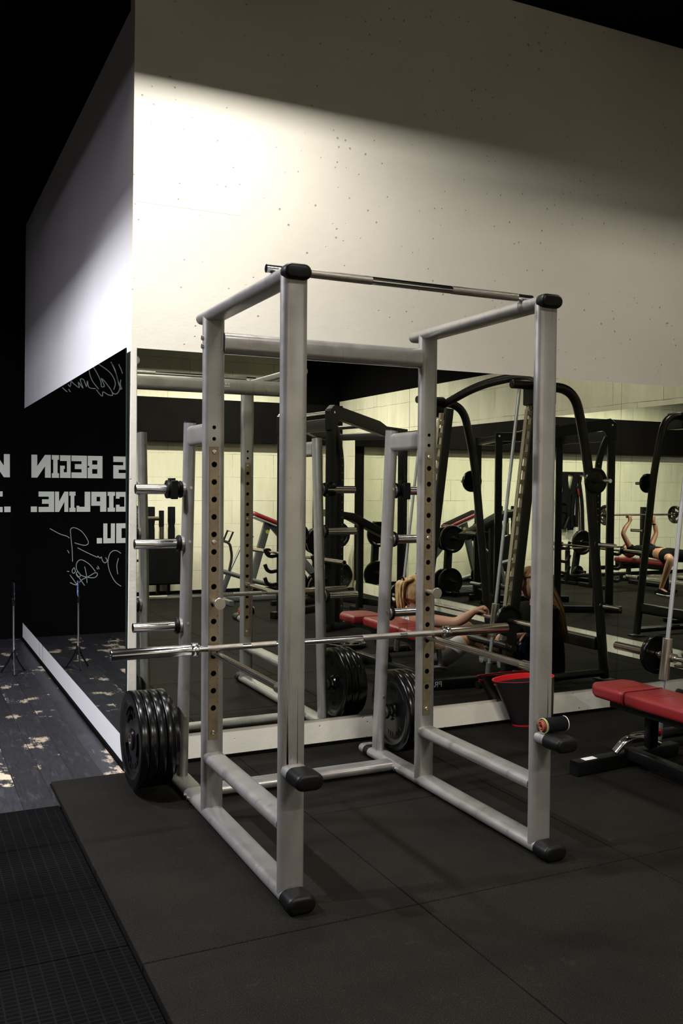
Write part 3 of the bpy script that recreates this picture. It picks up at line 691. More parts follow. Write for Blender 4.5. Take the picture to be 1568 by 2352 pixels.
# ============================================================ weight plates
def plate_bm(r, th, c, s=1, grips=True, n=72):
    """a plate whose axis is X, front side towards s; true grip openings"""
    c = Vector(c); bm = bmesh.new()
    st = [(0.0255, .50), (r*.17, .50), (r*.20, .46), (r*.23, .26), (r*.36, .24), (r*.40, .24), (r*.68, .24), (r*.74, .26), (r*.79, .46), (r*.82, .50), (r*.972, .50), (r*.992, .44), (r, .36)]
    hole = lambda j, i: grips and 5 <= j < 6 and (i % (n//3)) < n//3*0.52
    rings = []
    for rr, h in st:
        fr = []; bk = []
        for k in range(n):
            t = 2*PI*k/n+0.6; y, z = rr*math.cos(t), rr*math.sin(t)
            fr.append(bm.verts.new(c+Vector((s*h*th, y, z)))); bk.append(bm.verts.new(c+Vector((-s*h*th, y, z))))
        rings.append((fr, bk))
    m = len(st)
    for j in range(m-1):
        for k in range(n):
            k2 = (k+1) % n
            if hole(j, k): 
                # walls of the opening
                for q in ((rings[j][0][k], rings[j][0][k2], rings[j][1][k2], rings[j][1][k]), (rings[j+1][0][k], rings[j+1][0][k2], rings[j+1][1][k2], rings[j+1][1][k])):
                    bm.faces.new(q)
                if not hole(j, (k-1) % n): bm.faces.new((rings[j][0][k], rings[j+1][0][k], rings[j+1][1][k], rings[j][1][k]))
                if not hole(j, k2): bm.faces.new((rings[j][0][k2], rings[j+1][0][k2], rings[j+1][1][k2], rings[j][1][k2]))
                continue
            for q in (0, 1): bm.faces.new((rings[j][q][k], rings[j][q][k2], rings[j+1][q][k2], rings[j+1][q][k]))
    for k in range(n):
        k2 = (k+1) % n
        bm.faces.new((rings[0][0][k], rings[0][0][k2], rings[0][1][k2], rings[0][1][k]))
        bm.faces.new((rings[-1][0][k], rings[-1][0][k2], rings[-1][1][k2], rings[-1][1][k]))
    return bm
def plate(x, y, z, r, th, label, group, mat='plate', s=1, ring=True, axis='X', grips=True):
    t = thing('weight_plate', label, 'weight plate', (x, y, z), group)
    o = obj('disc', plate_bm(r, th, (x, y, z), s, grips), mat, t, smooth=35)
    if ring: obj('hub_ring', MB().lathe((x, y, z), (s, 0, 0), [(0.0255, -th*.5-.001), (0.031, -th*.5-.001), (0.031, th*.5+.001), (0.0255, th*.5+.001), (0.0255, -th*.5-.001)], 32), 'chrome_worn', o)
    if ring:
        tx = MB()   # raised marks moulded round the face
        for k0, cnt in ((0.35, 9), (PI+0.35, 9)):
            for k in range(cnt):
                a = k0+k*0.19; rr = r*0.56; c = Vector((x+s*(th*.24), y+rr*math.cos(a), z+rr*math.sin(a)))
                u = Vector((0, -math.sin(a), math.cos(a))); v = Vector((0, math.cos(a), math.sin(a)))
                hh, ww = r*0.045, r*(0.018 if k % 2 else 0.032)
                if (k*7+cnt) % 5 == 4: continue
                tx.prism([c-u*ww-v*hh, c+u*ww-v*hh, c+u*ww+v*hh, c-u*ww+v*hh], (s*0.0022, 0, 0))
        obj('moulded_marks', tx, mat, o, smooth=0)['kind'] = 'stuff'
    if axis == 'Y': t.rotation_euler = (0, 0, PI/2)
    return t
gL = 'plates on the lower left storage peg'; yp = 4.337+(1.803-0.268)/(1.803-0.05)*0.123
px = XA-0.062
seq = [(0.026, 0.195, 'innermost and smallest black plate of the left stack, against the storage post'),
       (0.041, 0.232, 'second plate out from the left storage post'),
       (0.041, 0.232, 'third plate out from the left storage post'),
       (0.041, 0.232, 'second plate from the outside of the left stack'),
       (0.041, 0.234, 'outermost black plate of the left stack, its hub and marks in view')]
for th, r, lb in seq:
    px -= th/2+0.002; plate(px, yp, 0.268-0.0245+0.0255-0.002, r, th, lb, gL, s=-1); px -= th/2
gR = 'plates on the lower right storage peg'; px = XB+0.062
for th, r, lb in ((0.040, 0.225, 'large black plate nearest the right storage post'), (0.040, 0.225, 'second black plate out from the right storage post'), (0.040, 0.222, 'third black plate out from the right storage post'), (0.030, 0.20, 'outermost smaller plate of the right stack')):
    px += th/2+0.002; plate(px, yp, 0.267, r, th, lb, gR, s=-1, mat='plate', grips=False); px += th/2

# strap roll on the front stub of the right upright
t = thing('lifting_strap', 'rolled black strap with orange and yellow cord, on the right front stub', 'strap', (XB, 2.985, 0.512))
zc = 0.487+0.024+0.031; yc = 2.985; x0 = XB-0.030
obj('roll', MB().lathe((x0, yc, zc), (1, 0, 0), [(0, 0), (0.024, 0), (0.029, 0.003), (0.030, 0.01), (0.030, 0.105), (0.027, 0.112), (0, 0.112)], 28), 'black_cloth', t)
def coil(mb, x, r, turns, pitch, wr, ph=0):
    pts = [(x+pitch*k/14, yc+(r+0.0*k)*math.cos(ph+2*PI*k/14), zc+r*math.sin(ph+2*PI*k/14)) for k in range(int(14*turns)+1)]
    mb.tube(pts, wr, 6)
mb = MB(); coil(mb, x0-0.003, 0.030, 2, 0.005, 0.0018); obj('yellow_edge', mb, 'lime', t, label='yellow cord wound round the end')
mb = MB()
for k in range(5): coil(mb, x0-0.004-0.002*(k % 2), 0.022-0.0042*k+0.002*math.sin(3*k), 1.3, 0.004*(-1)**k, 0.0026, 1.7*k)
obj('orange_cord', mb, 'orange', t, label='orange cord coiled on the end')
mb = MB(); coil(mb, x0+0.108, 0.0295, 1, 0.001, 0.0018); obj('white_edge', mb, 'white_sticker', t)

# ============================================================ waste bin
t = thing('waste_bin', 'dark grey bin with a red rim standing by the wall behind the right rack post', 'bin', (3.1, 4.69, 0))
def rr_ring(cx, cy, z, a, b, r=0.03): return [Vector((cx+u, cy+v, z)) for u, v in rrect(a, b, r, 4)]
def loft(rings, capb=True, capt=False):
    mb = MB(); R_ = [[mb.bm.verts.new(p) for p in r] for r in rings]; n = len(R_[0])
    for A, B in zip(R_, R_[1:]):
        for j in range(n): mb.bm.faces.new((A[j], A[(j+1) % n], B[(j+1) % n], B[j]))
    if capb: mb.bm.faces.new(R_[0][::-1])
    if capt: mb.bm.faces.new(R_[-1])
    return mb
def ell(cx, cy, z, a, b): return [Vector((cx+a/2*math.cos(2*PI*k/40), cy+b/2*math.sin(2*PI*k/40), z)) for k in range(40)]
TL = lambda ring: [Vector((p.x, p.y, p.z+0.14*(p.y-4.745))) for p in ring]     # the rim rises towards the wall
obj('bin_body', loft([ell(3.125, 4.750, 0.006, 0.30, 0.14), ell(3.085, 4.748, 0.16, 0.39, 0.15), TL(ell(3.045, 4.745, 0.298, 0.47, 0.16)), TL(ell(3.045, 4.745, 0.298, 0.462, 0.152)), ell(3.125, 4.750, 0.02, 0.285, 0.12)], capb=True, capt=True), 'bin', t)
obj('red_liner', loft([TL(ell(3.045, 4.745, 0.3005, 0.472, 0.162)), TL(ell(3.045, 4.745, 0.3000, 0.454, 0.146)), ell(3.045, 4.745, 0.272, 0.446, 0.140)], False, False), 'red_plastic', t, label='red liner inside the rim')
obj('bin_bag', loft([ell(3.045, 4.741, 0.270, 0.444, 0.136), ell(3.045, 4.738, 0.283, 0.425, 0.122), ell(3.045, 4.736, 0.286, 0.30, 0.06)], True, True), 'black_cloth', t)
obj('foot_band', loft([ell(3.125, 4.750, 0.0, 0.304, 0.144), ell(3.125, 4.750, 0.008, 0.308, 0.148)], True, True), 'red_plastic', t, label='red foot band')

# ============================================================ smith machine (right edge, and in the mirror)
SN, SF = 4.05, 2.50
t = thing('smith_machine', 'dark grey smith machine with leaning guide rods behind the red bench at right', 'smith machine', (4.0, 3.45, 0))
ux = lambda z: 3.565+0.120*z            # the leaning uprights
rx = lambda z: 3.410+0.117*z            # the leaning guide rods
for Y, o_ in ((SN, 1), (SF, -1)):
    obj('upright', MB().bar((ux(0)+0.062, Y-0.14*o_, 0.06), (ux(2.2)+0.062, Y-0.14*o_, 2.2), 0.085, 0.06, X_, 0.012), 'smith_metal', t)
    # slotted catch strip on the upright
    mb = MB(); y0, y1 = Y-0.14*o_-0.018, Y-0.14*o_+0.018; zs = [0.62+0.105*k for k in range(15)]
    def q(xa, xb, za, zb): mb.prism([(ux(za)+xa, y0, za), (ux(za)+xb, y0, za), (ux(zb)+xb, y0, zb), (ux(zb)+xa, y0, zb)], (0, y1-y0, 0))
    q(-0.030, -0.022, 0.35, 2.10); q(0.012, 0.020, 0.35, 2.10)
    prev = 0.35
    for z in zs: q(-0.022, 0.012, prev, z); prev = z+0.070
    q(-0.022, 0.012, prev, 2.10)
    obj('catch_strip', mb, 'slot_plate', t)
    obj('guide_rod', MB().cyl((rx(0.13), Y-0.075*o_, 0.13), (rx(2.24), Y-0.075*o_, 2.24), 0.0125, n=20), 'rod_steel', t)
    obj('rod_foot', MB().cyl((rx(0.10), Y-0.075*o_, 0.06), (rx(0.20), Y-0.075*o_, 0.20), 0.024, n=20), 'grey_metal', t)
    obj('pivot_cap', MB().cyl((3.60, Y-0.075*o_, 2.275), (3.88, Y-0.075*o_, 2.275), 0.032, n=20), 'smith_metal', t, bevel=0.006)
    obj('top_bracket', MB().box((3.78, Y-0.07-0.11, 2.13), (3.93, Y-0.07+0.11, 2.30)), 'smith_metal', t, bevel=0.01)
    obj('side_leg', MB().tube(bend([(3.80, Y, 2.268), (4.13, Y, 2.255), (4.265, Y, 1.75), (4.47, Y, 0.02)], 0.26, 10), 0.037, 18), 'smith_metal', t)
    obj('foot_plate', MB().box((4.41, Y-0.06, 0), (4.53, Y+0.06, 0.012)), 'smith_metal', t)
    obj('base_tube', MB().cyl((3.28, Y, 0.062), (4.46, Y, 0.062), 0.030, n=18), 'smith_metal', t)
    for z, pl in ((1.56, 0.10), (1.07, 0.05), (0.59, 0)):
        lx = 4.265+(1.75-z)*0.1185
        pg = obj('plate_peg', MB().cyl((lx, Y+o_*0.03, z), (lx, Y+o_*0.235, z), 0.0155 if pl else 0.017, n=18), 'chrome', t)
        obj('flange', MB().cyl((lx, Y+o_*0.035, z), (lx, Y+o_*0.045, z), 0.030, n=18), 'smith_metal', pg)
obj('rear_cross_tube', MB().bar((4.42, SF+0.03, 0.285), (4.42, SN-0.03, 0.285), 0.10, 0.06, Z_, 0.014), 'smith_metal', t)
obj('top_arch', MB().tube(bend([(3.92, SF, 2.245), (3.90, 3.10, 2.37), (3.88, 3.80, 2.385), (3.86, SN+0.02, 2.275)], 0.35, 10), 0.036, 18), 'smith_metal', t)
obj('lower_cross_tube', MB().cyl((3.62, SF+0.03, 0.30), (3.62, SN-0.03, 0.30), 0.028, n=16), 'smith_metal', t)
for Y, o_ in ((SN, 1), (SF, -1)):
    mb = MB(); yc = Y-0.075*o_
    obj('slide_bushing', MB().cyl((rx(0.40), yc, 0.40), (rx(0.64), yc, 0.64), 0.028, n=24), 'steel_disc', t, bevel=0.002)
zb_ = 0.525; xb_ = rx(zb_)+0.045
obj('lifting_bar', MB().cyl((xb_, SF-0.05, zb_), (xb_, SN+0.05, zb_), 0.0145, n=18), 'chrome', t)
for Y, o_ in ((SN, 1), (SF, -1)):
    sl = obj('bar_sleeve', MB().cyl((xb_, Y+o_*0.005, zb_), (xb_, Y+o_*0.385, zb_), 0.0245, n=24), 'chrome_worn', t, bevel=0.003)
    hk = MB()
    hk.tube([(xb_+0.03, Y-o_*0.075, zb_-0.05), (xb_+0.09, Y-o_*0.075, zb_-0.06), (xb_+0.10, Y-o_*0.075, zb_-0.01), (xb_+0.085, Y-o_*0.075, zb_+0.02)], 0.009, 8)
    hk.cyl((xb_, Y-o_*0.045, zb_), (xb_, Y-o_*0.105, zb_), 0.026, n=18)
    obj('catch_hook', hk, 'steel_disc', sl)
# the plates in use and the stored ones
yplate = lambda x, y, z, r, th, lb, g, s=1: None
def plate_y(x, y, z, r, th, label, group, s=1, mat='plate', rot=0.0, detail=True):
    """plate whose axis runs along Y (turned by rot about Z)"""
    t = thing('weight_plate', label, 'weight plate', (x, y, z), group)
    bm = plate_bm(r, th, (x, y, z), 1, detail, 48 if detail else 36)
    mrot = Matrix.Translation((x, y, z)) @ Matrix.Rotation(s*PI/2+rot, 4, 'Z') @ Matrix.Translation((-x, -y, -z))
    bmesh.ops.transform(bm, matrix=mrot, verts=bm.verts)
    o = obj('disc', bm, mat, t, smooth=35)
    return t
gS = 'plates on the smith machine'
plate_y(xb_, SN+0.045, zb_, 0.115, 0.035, 'small black plate on the smith bar sleeve nearest the mirror', gS, detail=False)
plate_y(xb_, SF-0.055, zb_, 0.115, 0.035, 'small black plate on the far smith bar sleeve', gS, -1)
for z, r in ((1.56, 0.10), (1.07, 0.045)):
    lx = 4.265+(1.75-z)*0.1185
    if r > 0.06:
        plate_y(lx, SN+0.072, z, r, 0.034, 'small black plate on the topmost near-side storage peg of the smith machine', gS, detail=False)
        plate_y(lx, SF-0.072, z, r, 0.034, 'small black plate on the topmost far-side storage peg of the smith machine', gS, -1, detail=False)

# ============================================================ red bench
def pad(mb, cx, y0, y1, z0, z1, wdt, tap0, tap1, r=0.022):
    """upholstered pad lying along Y; tap = width factor at the two ends"""
    L = y1-y0; st = []; ss = []
    for f, wf, hf in ((0, .90*tap0, .78), (.012, .965*tap0, .93), (.035, tap0, 1), (.22, 1, 1), (.78, 1, 1), (.965, tap1, 1), (.988, .965*tap1, .93), (1, .90*tap1, .78)):
        hh = (z1-z0)*hf; st.append((cx, y0+L*f, (z0+z1)/2)); ss.append(rrect(wdt*wf, hh, min(r, hh*.45), 4))
    mb.sweep(st, ss, side=X_)
t = thing('weight_bench', 'red upholstered weight bench on a black steel frame at the right edge', 'bench', (2.99, 3.3, 0))
zt_ = 0.452
mb = MB(); pad(mb, 2.985, 3.03, 3.640, zt_-0.072, zt_, 0.285, 0.96, 1.0); p1_ = obj('back_pad', mb, 'red', t, bevel=0)
mb = MB(); pad(mb, 2.980, 3.648, 3.905, zt_-0.070, zt_, 0.285, 1.0, 0.80); obj('head_pad', mb, 'red', t)
mb = MB(); mb.tube([(2.985+u, 3.644, zt_-0.036+v) for u, v in rrect(0.284, 0.071, 0.02, 4)], 0.003, 6, closed=True); obj('seam_cord', mb, 'red', p1_)
mb = MB(); pad(mb, 2.94, 2.66, 2.985, zt_-0.068, zt_-0.002, 0.30, 0.72, 1.0); obj('seat_pad', mb, 'red', t)
mb = MB()   # stitched marks on the pad
for k in range(9): mb.box((2.92+0.014*k, 3.50, zt_+0.0002), (2.929+0.014*k, 3.516, zt_+0.0014))
for k in range(7): mb.box((2.935+0.014*k, 3.47, zt_+0.0002), (2.944+0.014*k, 3.480, zt_+0.0014))
for k in range(6): mb.box((2.93+0.016*k, 3.72, zt_+0.0002), (2.941+0.016*k, 3.732, zt_+0.0014))
obj('embossed_mark', mb, 'red', p1_, smooth=0)
obj('pad_rail', MB().box((2.90, 2.72, zt_-0.115), (3.06, 3.80, zt_-0.073)), 'black_metal', t, bevel=0.006)
obj('front_foot', MB().bar((2.655, 3.785, 0.040), (3.42, 3.85, 0.040), 0.075, 0.062, Z_, 0.006), 'black_metal', t)
obj('worn_sticker', MB().prism([(2.715, 3.765, 0.0788), (2.80, 3.772, 0.0788), (2.80, 3.812, 0.0788), (2.715, 3.805, 0.0788)], (0, 0, 0.0008)), 'white_sticker', t, smooth=0)
obj('rear_foot', MB().bar((2.72, 2.70, 0.035), (3.26, 2.70, 0.035), 0.06, 0.06, Z_, 0.006), 'black_metal', t)
obj('spine', MB().bar((2.99, 2.70, 0.075), (3.04, 3.80, 0.075), 0.06, 0.06, Z_, 0.008), 'black_metal', t)
obj('support_post', MB().bar((3.00, 3.20, 0.08), (3.00, 2.95, 0.36), 0.07, 0.06, X_, 0.008), 'black_metal', t)
obj('adjusting_strut', MB().bar((3.10, 3.70, 0.13), (3.03, 3.62, 0.37), 0.06, 0.05, X_, 0.008), 'black_metal', t)
obj('pull_knob_post', MB().cyl((3.145, 3.76, 0.15), (3.13, 3.75, 0.29), 0.020, n=16), 'grey_metal', t)
kn = obj('pull_knob', MB().lathe((3.165, 3.73, 0.19), (0.4, -0.9, 0), [(0, 0), (0.016, 0), (0.022, 0.008), (0.022, 0.022), (0.014, 0.032), (0, 0.034)], 18), 'red_plastic', t, label='round red plastic knob')
obj('swing_handle', MB().sweep(bend([(2.955, 3.81, 0.085), (3.01, 3.79, 0.155), (3.12, 3.77, 0.160), (3.20, 3.74, 0.125)], 0.06), obround(0.050, 0.028, 7), side=Y_), 'chrome', t)
# lettering on the mirror side of the foot
cu = bpy.data.curves.new('foot_lettering', 'FONT'); cu.body = 'PRO'; cu.size = 0.060; cu.extrude = 0.0008; cu.align_x = 'CENTER'; cu.align_y = 'CENTER'
tmp = bpy.data.objects.new('tmp_text', cu); COL.objects.link(tmp); dg = bpy.context.evaluated_depsgraph_get()
me = bpy.data.meshes.new_from_object(tmp.evaluated_get(dg)); bpy.data.objects.remove(tmp)
me.materials.clear(); me.materials.append(MAT['white_sticker'])
lt = bpy.data.objects.new('foot_lettering', me); COL.objects.link(lt); lt.parent = t
lt.matrix_local = Matrix.Translation(Vector((3.04, 3.853, 0.045))-t.location) @ Matrix.Rotation(math.radians(185-0.2), 4, 'Z') @ Matrix.Rotation(PI/2, 4, 'X')

# ============================================================ people
def skin_body(name, pts, edges, mat, parent, root=0, sub=2):
    me = bpy.data.meshes.new(name); off = parent.location if parent else Vector((0, 0, 0))
    q = parent.parent if parent else None
    while q is not None: off = off+q.location; q = q.parent
    me.from_pydata([Vector(p[:3])-off for p in pts], edges, [])
    o = bpy.data.objects.new(name, me); COL.objects.link(o); o.parent = parent
    md = o.modifiers.new('skin', 'SKIN'); md.use_smooth_shade = True
    for i, p in enumerate(pts):
        r = p[3]; me.skin_vertices[0].data[i].radius = (r, p[4] if len(p) > 4 else r)
    me.skin_vertices[0].data[root].use_root = True
    ms = o.modifiers.new('sub', 'SUBSURF'); ms.levels = sub; ms.render_levels = sub
    # bake to a mesh
    dg = bpy.context.evaluated_depsgraph_get(); dg.update()
    m2 = bpy.data.meshes.new_from_object(o.evaluated_get(dg)); o.modifiers.clear(); o.data = m2
    m2.polygons.foreach_set('use_smooth', [True]*len(m2.polygons))
    m2.materials.clear(); m2.materials.append(MAT[mat])
    return o
def join_into(o, extra_bm):
    bm = bmesh.new(); bm.from_mesh(o.data)
    tmp = bpy.data.meshes.new('tmp'); extra_bm.to_mesh(tmp); bm.from_mesh(tmp); bm.to_mesh(o.data); bm.free()
    o.data.polygons.foreach_set('use_smooth', [True]*len(o.data.polygons))
def head_bm(c, fwd, up, r=0.105):
    """head with brow, nose, chin, ears; centre c, facing fwd"""
    c = Vector(c); f = Vector(fwd).normalized(); u = Vector(up).normalized(); s = f.cross(u).normalized(); u = s.cross(f)
    bm = bmesh.new(); bmesh.ops.create_uvsphere(bm, u_segments=32, v_segments=24, radius=1)
    for v in bm.verts:
        x, y, z = v.co       # x side, y forward, z up
        w_ = 0.74*(1-0.20*max(0, -z)**1.5); d_ = 0.90; h_ = 1.12
        X, Y, Z = x*w_, y*d_, z*h_
        if z < -0.1 and y > 0: Y += 0.10*(-z)*y       # jaw and chin
        if y > 0.55: Y -= (y-0.55)*0.35                 # flatter face
        n_ = math.exp(-((x/0.16)**2))*math.exp(-(((z+0.12)/0.22)**2)) if y > 0 else 0
        Y += 0.22*n_                                    # nose
        e_ = math.exp(-(((abs(x)-0.36)/0.16)**2))*math.exp(-(((z-0.10)/0.12)**2)) if y > 0 else 0
        Y -= 0.09*e_                                    # eye sockets
        m_ = math.exp(-((x/0.26)**2))*math.exp(-(((z+0.52)/0.07)**2)) if y > 0 else 0
        Y += 0.05*m_
        v.co = c+(s*X+f*Y+u*Z)*r
    for sg in (-1, 1):
        mt = Matrix.Translation(c+s*sg*r*0.74+u*(-0.02*r)-f*0.05*r) @ Matrix((( s.x, f.x, u.x, 0), (s.y, f.y, u.y, 0), (s.z, f.z, u.z, 0), (0, 0, 0, 1))) @ Matrix.Diagonal((0.010, 0.020, 0.032, 1))
        bmesh.ops.create_uvsphere(bm, u_segments=12, v_segments=8, radius=1, matrix=mt)
    return bm
def hand_pts(wrist, dirn, palm_n, grip=0.9, side=1, sc_=1.0):
    """vertices and edges of a hand: palm, five bent fingers. Returned relative to index 0 = wrist"""
    w_ = Vector(wrist); d = Vector(dirn).normalized(); n_ = Vector(palm_n).normalized(); n_ = (n_-d*n_.dot(d)).normalized(); s = d.cross(n_)*side
    P = [(w_, 0.024)]; E = []
    P.append((w_+d*0.045*sc_, 0.032)); E.append((0, 1))
    for k, (off, ln) in enumerate(((0.030, 0.070), (0.010, 0.078), (-0.010, 0.072), (-0.029, 0.058))):
        b = w_+d*0.085*sc_+s*off*sc_; P.append((b, 0.0115)); i = len(P)-1; E.append((1, i))
        cur = b; ang = 0.35
        for j in range(3):
            ang += grip*0.55; dv = d*math.cos(ang)+n_*math.sin(ang)
            cur = cur+dv*ln*0.40*sc_; P.append((cur, 0.0092-0.0008*j)); E.append((i, i+1)); i += 1
    b = w_+d*0.030*sc_+s*0.034*sc_; P.append((b, 0.013)); i = len(P)-1; E.append((1, i))
    for j, (a1, a2, a3) in enumerate(((0.75, 0.45, 0.45), (0.6, 0.05, 0.75))):
        b = b+(d*a1+s*a2+n_*a3).normalized()*0.030*sc_; P.append((b, 0.0105-0.001*j)); E.append((i, i+1)); i += 1
    return P, E
class Fig:
    def __init__(s): s.P = []; s.E = []
    def v(s, p, r, to=None, r2=None):
        s.P.append((*p, r, r2 if r2 else r)); i = len(s.P)-1
        if to is not None: s.E.append((to, i))
        return i
    def chain(s, start, items):
        i = start
        for p, r in items: i = s.v(p, r, i)
        return i
    def hand(s, start, wrist, d, n_, grip, side=1):
        P, E = hand_pts(wrist, d, n_, grip, side); base = len(s.P)
        for p, r in P: s.P.append((p.x, p.y, p.z, r, r))
        for a, b in E: s.E.append((a+base, b+base))
        s.E.append((start, base))
def lerp(a, b, t): return tuple(a[i]+(b[i]-a[i])*t for i in range(3))
def figure(name_label, loc, J, hands, group=None, mat='skin'):
    """J: joints; hands: dict side -> (direction, palm normal, grip)"""
    t = thing('person', name_label, 'person', loc, group)
    f = Fig(); k_ = J.get('fat', 1.0)
    pel = f.v(J['pelvis'], 0.125, None, 0.10)
    ws = f.v(lerp(J['pelvis'], J['chest'], 0.5), 0.105, pel, 0.085)
    ch = f.v(J['chest'], 0.125, ws, 0.09)
    up = f.v(lerp(J['chest'], J['neck'], 0.62), 0.085, ch, 0.07)
    nk = f.v(J['neck'], 0.046, up); f.v(lerp(J['neck'], J['head'], 0.45), 0.046, nk)
    for sd in ('l', 'r'):
        sh = f.v(J['sh_'+sd], 0.050*k_, up)
        el = f.chain(sh, [(lerp(J['sh_'+sd], J['el_'+sd], 0.4), 0.044*k_), (J['el_'+sd], 0.036*k_)])
        wr = f.chain(el, [(lerp(J['el_'+sd], J['ha_'+sd], 0.35), 0.035*k_)])
        d, n_, g_ = hands[sd]
        wv = Vector(J['ha_'+sd])-Vector(d).normalized()*0.075
        f.hand(wr, wv, d, n_, g_, 1 if sd == 'l' else -1)
        hp = f.v(J['hip_'+sd], 0.095, pel)
        kn = f.chain(hp, [(lerp(J['hip_'+sd], J['kn_'+sd], 0.45), 0.078), (J['kn_'+sd], 0.055)])
        an = f.chain(kn, [(lerp(J['kn_'+sd], J['an_'+sd], 0.30), 0.055), (lerp(J['kn_'+sd], J['an_'+sd], 0.7), 0.038), (J['an_'+sd], 0.032)])
        f.chain(an, [(lerp(J['an_'+sd], J['toe_'+sd], 0.55), 0.032), (J['toe_'+sd], 0.024)])
    b = skin_body('body', f.P, f.E, mat, t)
    hb = head_bm(J['head'], J['face'], J['headup'])
    bmesh.ops.translate(hb, verts=hb.verts, vec=-t.location); join_into(b, hb); hb.free()
    return t
def cloth(name, parent, pts, edges, mat, sub=2, label=None):
    o = skin_body(name, pts, edges, mat, parent, 0, sub)
    if label: o['label'] = label
    return o
def top_garment(t, J, mat, sleeves=0.45, name='shirt', low=0.15, r=0.012):
    f = Fig()
    a = f.v(lerp(J['pelvis'], J['chest'], low), 0.118+r, None, 0.10+r)
    b = f.v(lerp(J['pelvis'], J['chest'], 0.55), 0.108+r, a, 0.088+r)
    c = f.v(J['chest'], 0.127+r, b, 0.094+r); d = f.v(lerp(J['chest'], J['neck'], 0.62), 0.088+r, c, 0.074+r)
    e = f.v(lerp(J['chest'], J['neck'], 0.90), 0.055+r, d)
    if sleeves > 0:
        for sd in 'lr':
            s_ = f.v(J['sh_'+sd], 0.054+r, d)
            k = min(sleeves, 0.95)
            f.chain(s_, [(lerp(J['sh_'+sd], J['el_'+sd], k), 0.044+r)])
            if sleeves > 1:
                i = len(f.P)-1; f.chain(i, [(J['el_'+sd], 0.038+r), (lerp(J['el_'+sd], J['ha_'+sd], 0.8), 0.030+r)])
    return cloth(name, t, f.P, f.E, mat)
def trousers(t, J, mat, leg=1.0, name='trousers', r=0.010):
    f = Fig(); a = f.v(J['pelvis'], 0.128+r, None, 0.105+r); f.v(lerp(J['pelvis'], J['chest'], J.get('waist', 0.30)), 0.112+r, a, 0.092+r)
    for sd in 'lr':
        h = f.v(J['hip_'+sd], 0.098+r, a)
        if leg <= 1: f.chain(h, [(lerp(J['hip_'+sd], J['kn_'+sd], leg*0.5), 0.084+r), (lerp(J['hip_'+sd], J['kn_'+sd], leg), 0.070+r)])
        else: f.chain(h, [(lerp(J['hip_'+sd], J['kn_'+sd], 0.45), 0.080+r), (J['kn_'+sd], 0.058+r), (lerp(J['kn_'+sd], J['an_'+sd], 0.5), 0.046+r), (lerp(J['kn_'+sd], J['an_'+sd], 0.93), 0.036+r)])
    return cloth(name, t, f.P, f.E, mat)
def shoe(t, an, toe, mat, sole=None):
    an, toe = Vector(an), Vector(toe); d = Vector((toe.x-an.x, toe.y-an.y, 0)).normalized(); h = an-d*0.045
    z0 = min(an.z, toe.z)
    pts = [(h.x, h.y, z0+0.012), (h.x+d.x*.05, h.y+d.y*.05, z0+0.014), (an.x+d.x*.09, an.y+d.y*.09, z0), (toe.x+d.x*.01, toe.y+d.y*.01, z0-0.008), (toe.x+d.x*.045, toe.y+d.y*.045, z0-0.012)]
    secs = [rrect(0.058, 0.06, 0.02, 3), rrect(0.072, 0.085, 0.025, 3), rrect(0.086, 0.062, 0.022, 3), rrect(0.088, 0.046, 0.020, 3), rrect(0.060, 0.030, 0.012, 3)]
    o = obj('shoe', MB().sweep(pts, secs, side=(-d.y, d.x, 0)), mat, t)
    if sole:
        zs = z0-0.030
        obj('sole', MB().sweep([(h.x-d.x*.01, h.y-d.y*.01, zs), (an.x+d.x*.09, an.y+d.y*.09, zs), (toe.x+d.x*.05, toe.y+d.y*.05, zs)], [rrect(0.066, 0.018, 0.006), rrect(0.094, 0.018, 0.006), rrect(0.07, 0.018, 0.006)], side=(-d.y, d.x, 0)), sole, o)
    return o
def hair_cap(t, c, fwd, up, mat, r=0.112, cover=0.15, name='hair'):
    """scalp hair: an offset shell of the head, open at the face"""
    c = Vector(c); f = Vector(fwd).normalized(); u = Vector(up).normalized(); s = f.cross(u).normalized(); u = s.cross(f)
    bm = bmesh.new(); bmesh.ops.create_uvsphere(bm, u_segments=32, v_segments=24, radius=1)
    dead = [v for v in bm.verts if (v.co.y > 0.25 and v.co.z < 0.50) or v.co.z < -0.62 or (v.co.y > 0.05 and v.co.z < 0.05)]
    bmesh.ops.delete(bm, geom=dead, context='VERTS')
    for v in bm.verts:
        x, y, z = v.co; k = 1+0.015*math.sin(x*38)*math.cos(z*5)
        v.co = c+(s*x*0.79*k+f*(y*0.95-0.03)*k+u*(z*1.16+0.02)*k)*r
    o = obj(name, bm, mat, t, smooth=180)
    md = o.modifiers.new('thick', 'SOLIDIFY'); md.thickness = 0.010; md.offset = 0
    return o
def strands(t, roots, ctrl, mat, name, rad=0.006, n=26, spread=0.03, seed=1, tip=0.35):
    """a lock of hair: many tapering strands following a path"""
    rng = random.Random(seed); mb = MB(); pts0 = bend(ctrl, 0.08, 5)
    for k in range(n):
        a = rng.random()*2*PI; rr = spread*math.sqrt(rng.random()); o1, o2 = rr*math.cos(a), rr*math.sin(a)
        ph = rng.random()*6; pts = []; secs = []; L = len(pts0)-1
        for i, p in enumerate(pts0):
            f = i/L; w_ = 1-0.35*f
            pts.append(p+Vector((o1*w_+0.004*math.sin(5*f+ph), o2*w_+0.004*math.cos(6*f+ph), 0.3*o1*w_)))
            secs.append(circ(rad*(1-(1-tip)*f), 6))
        mb.sweep(pts, secs)
    return obj(name, mb, mat, t, smooth=180)

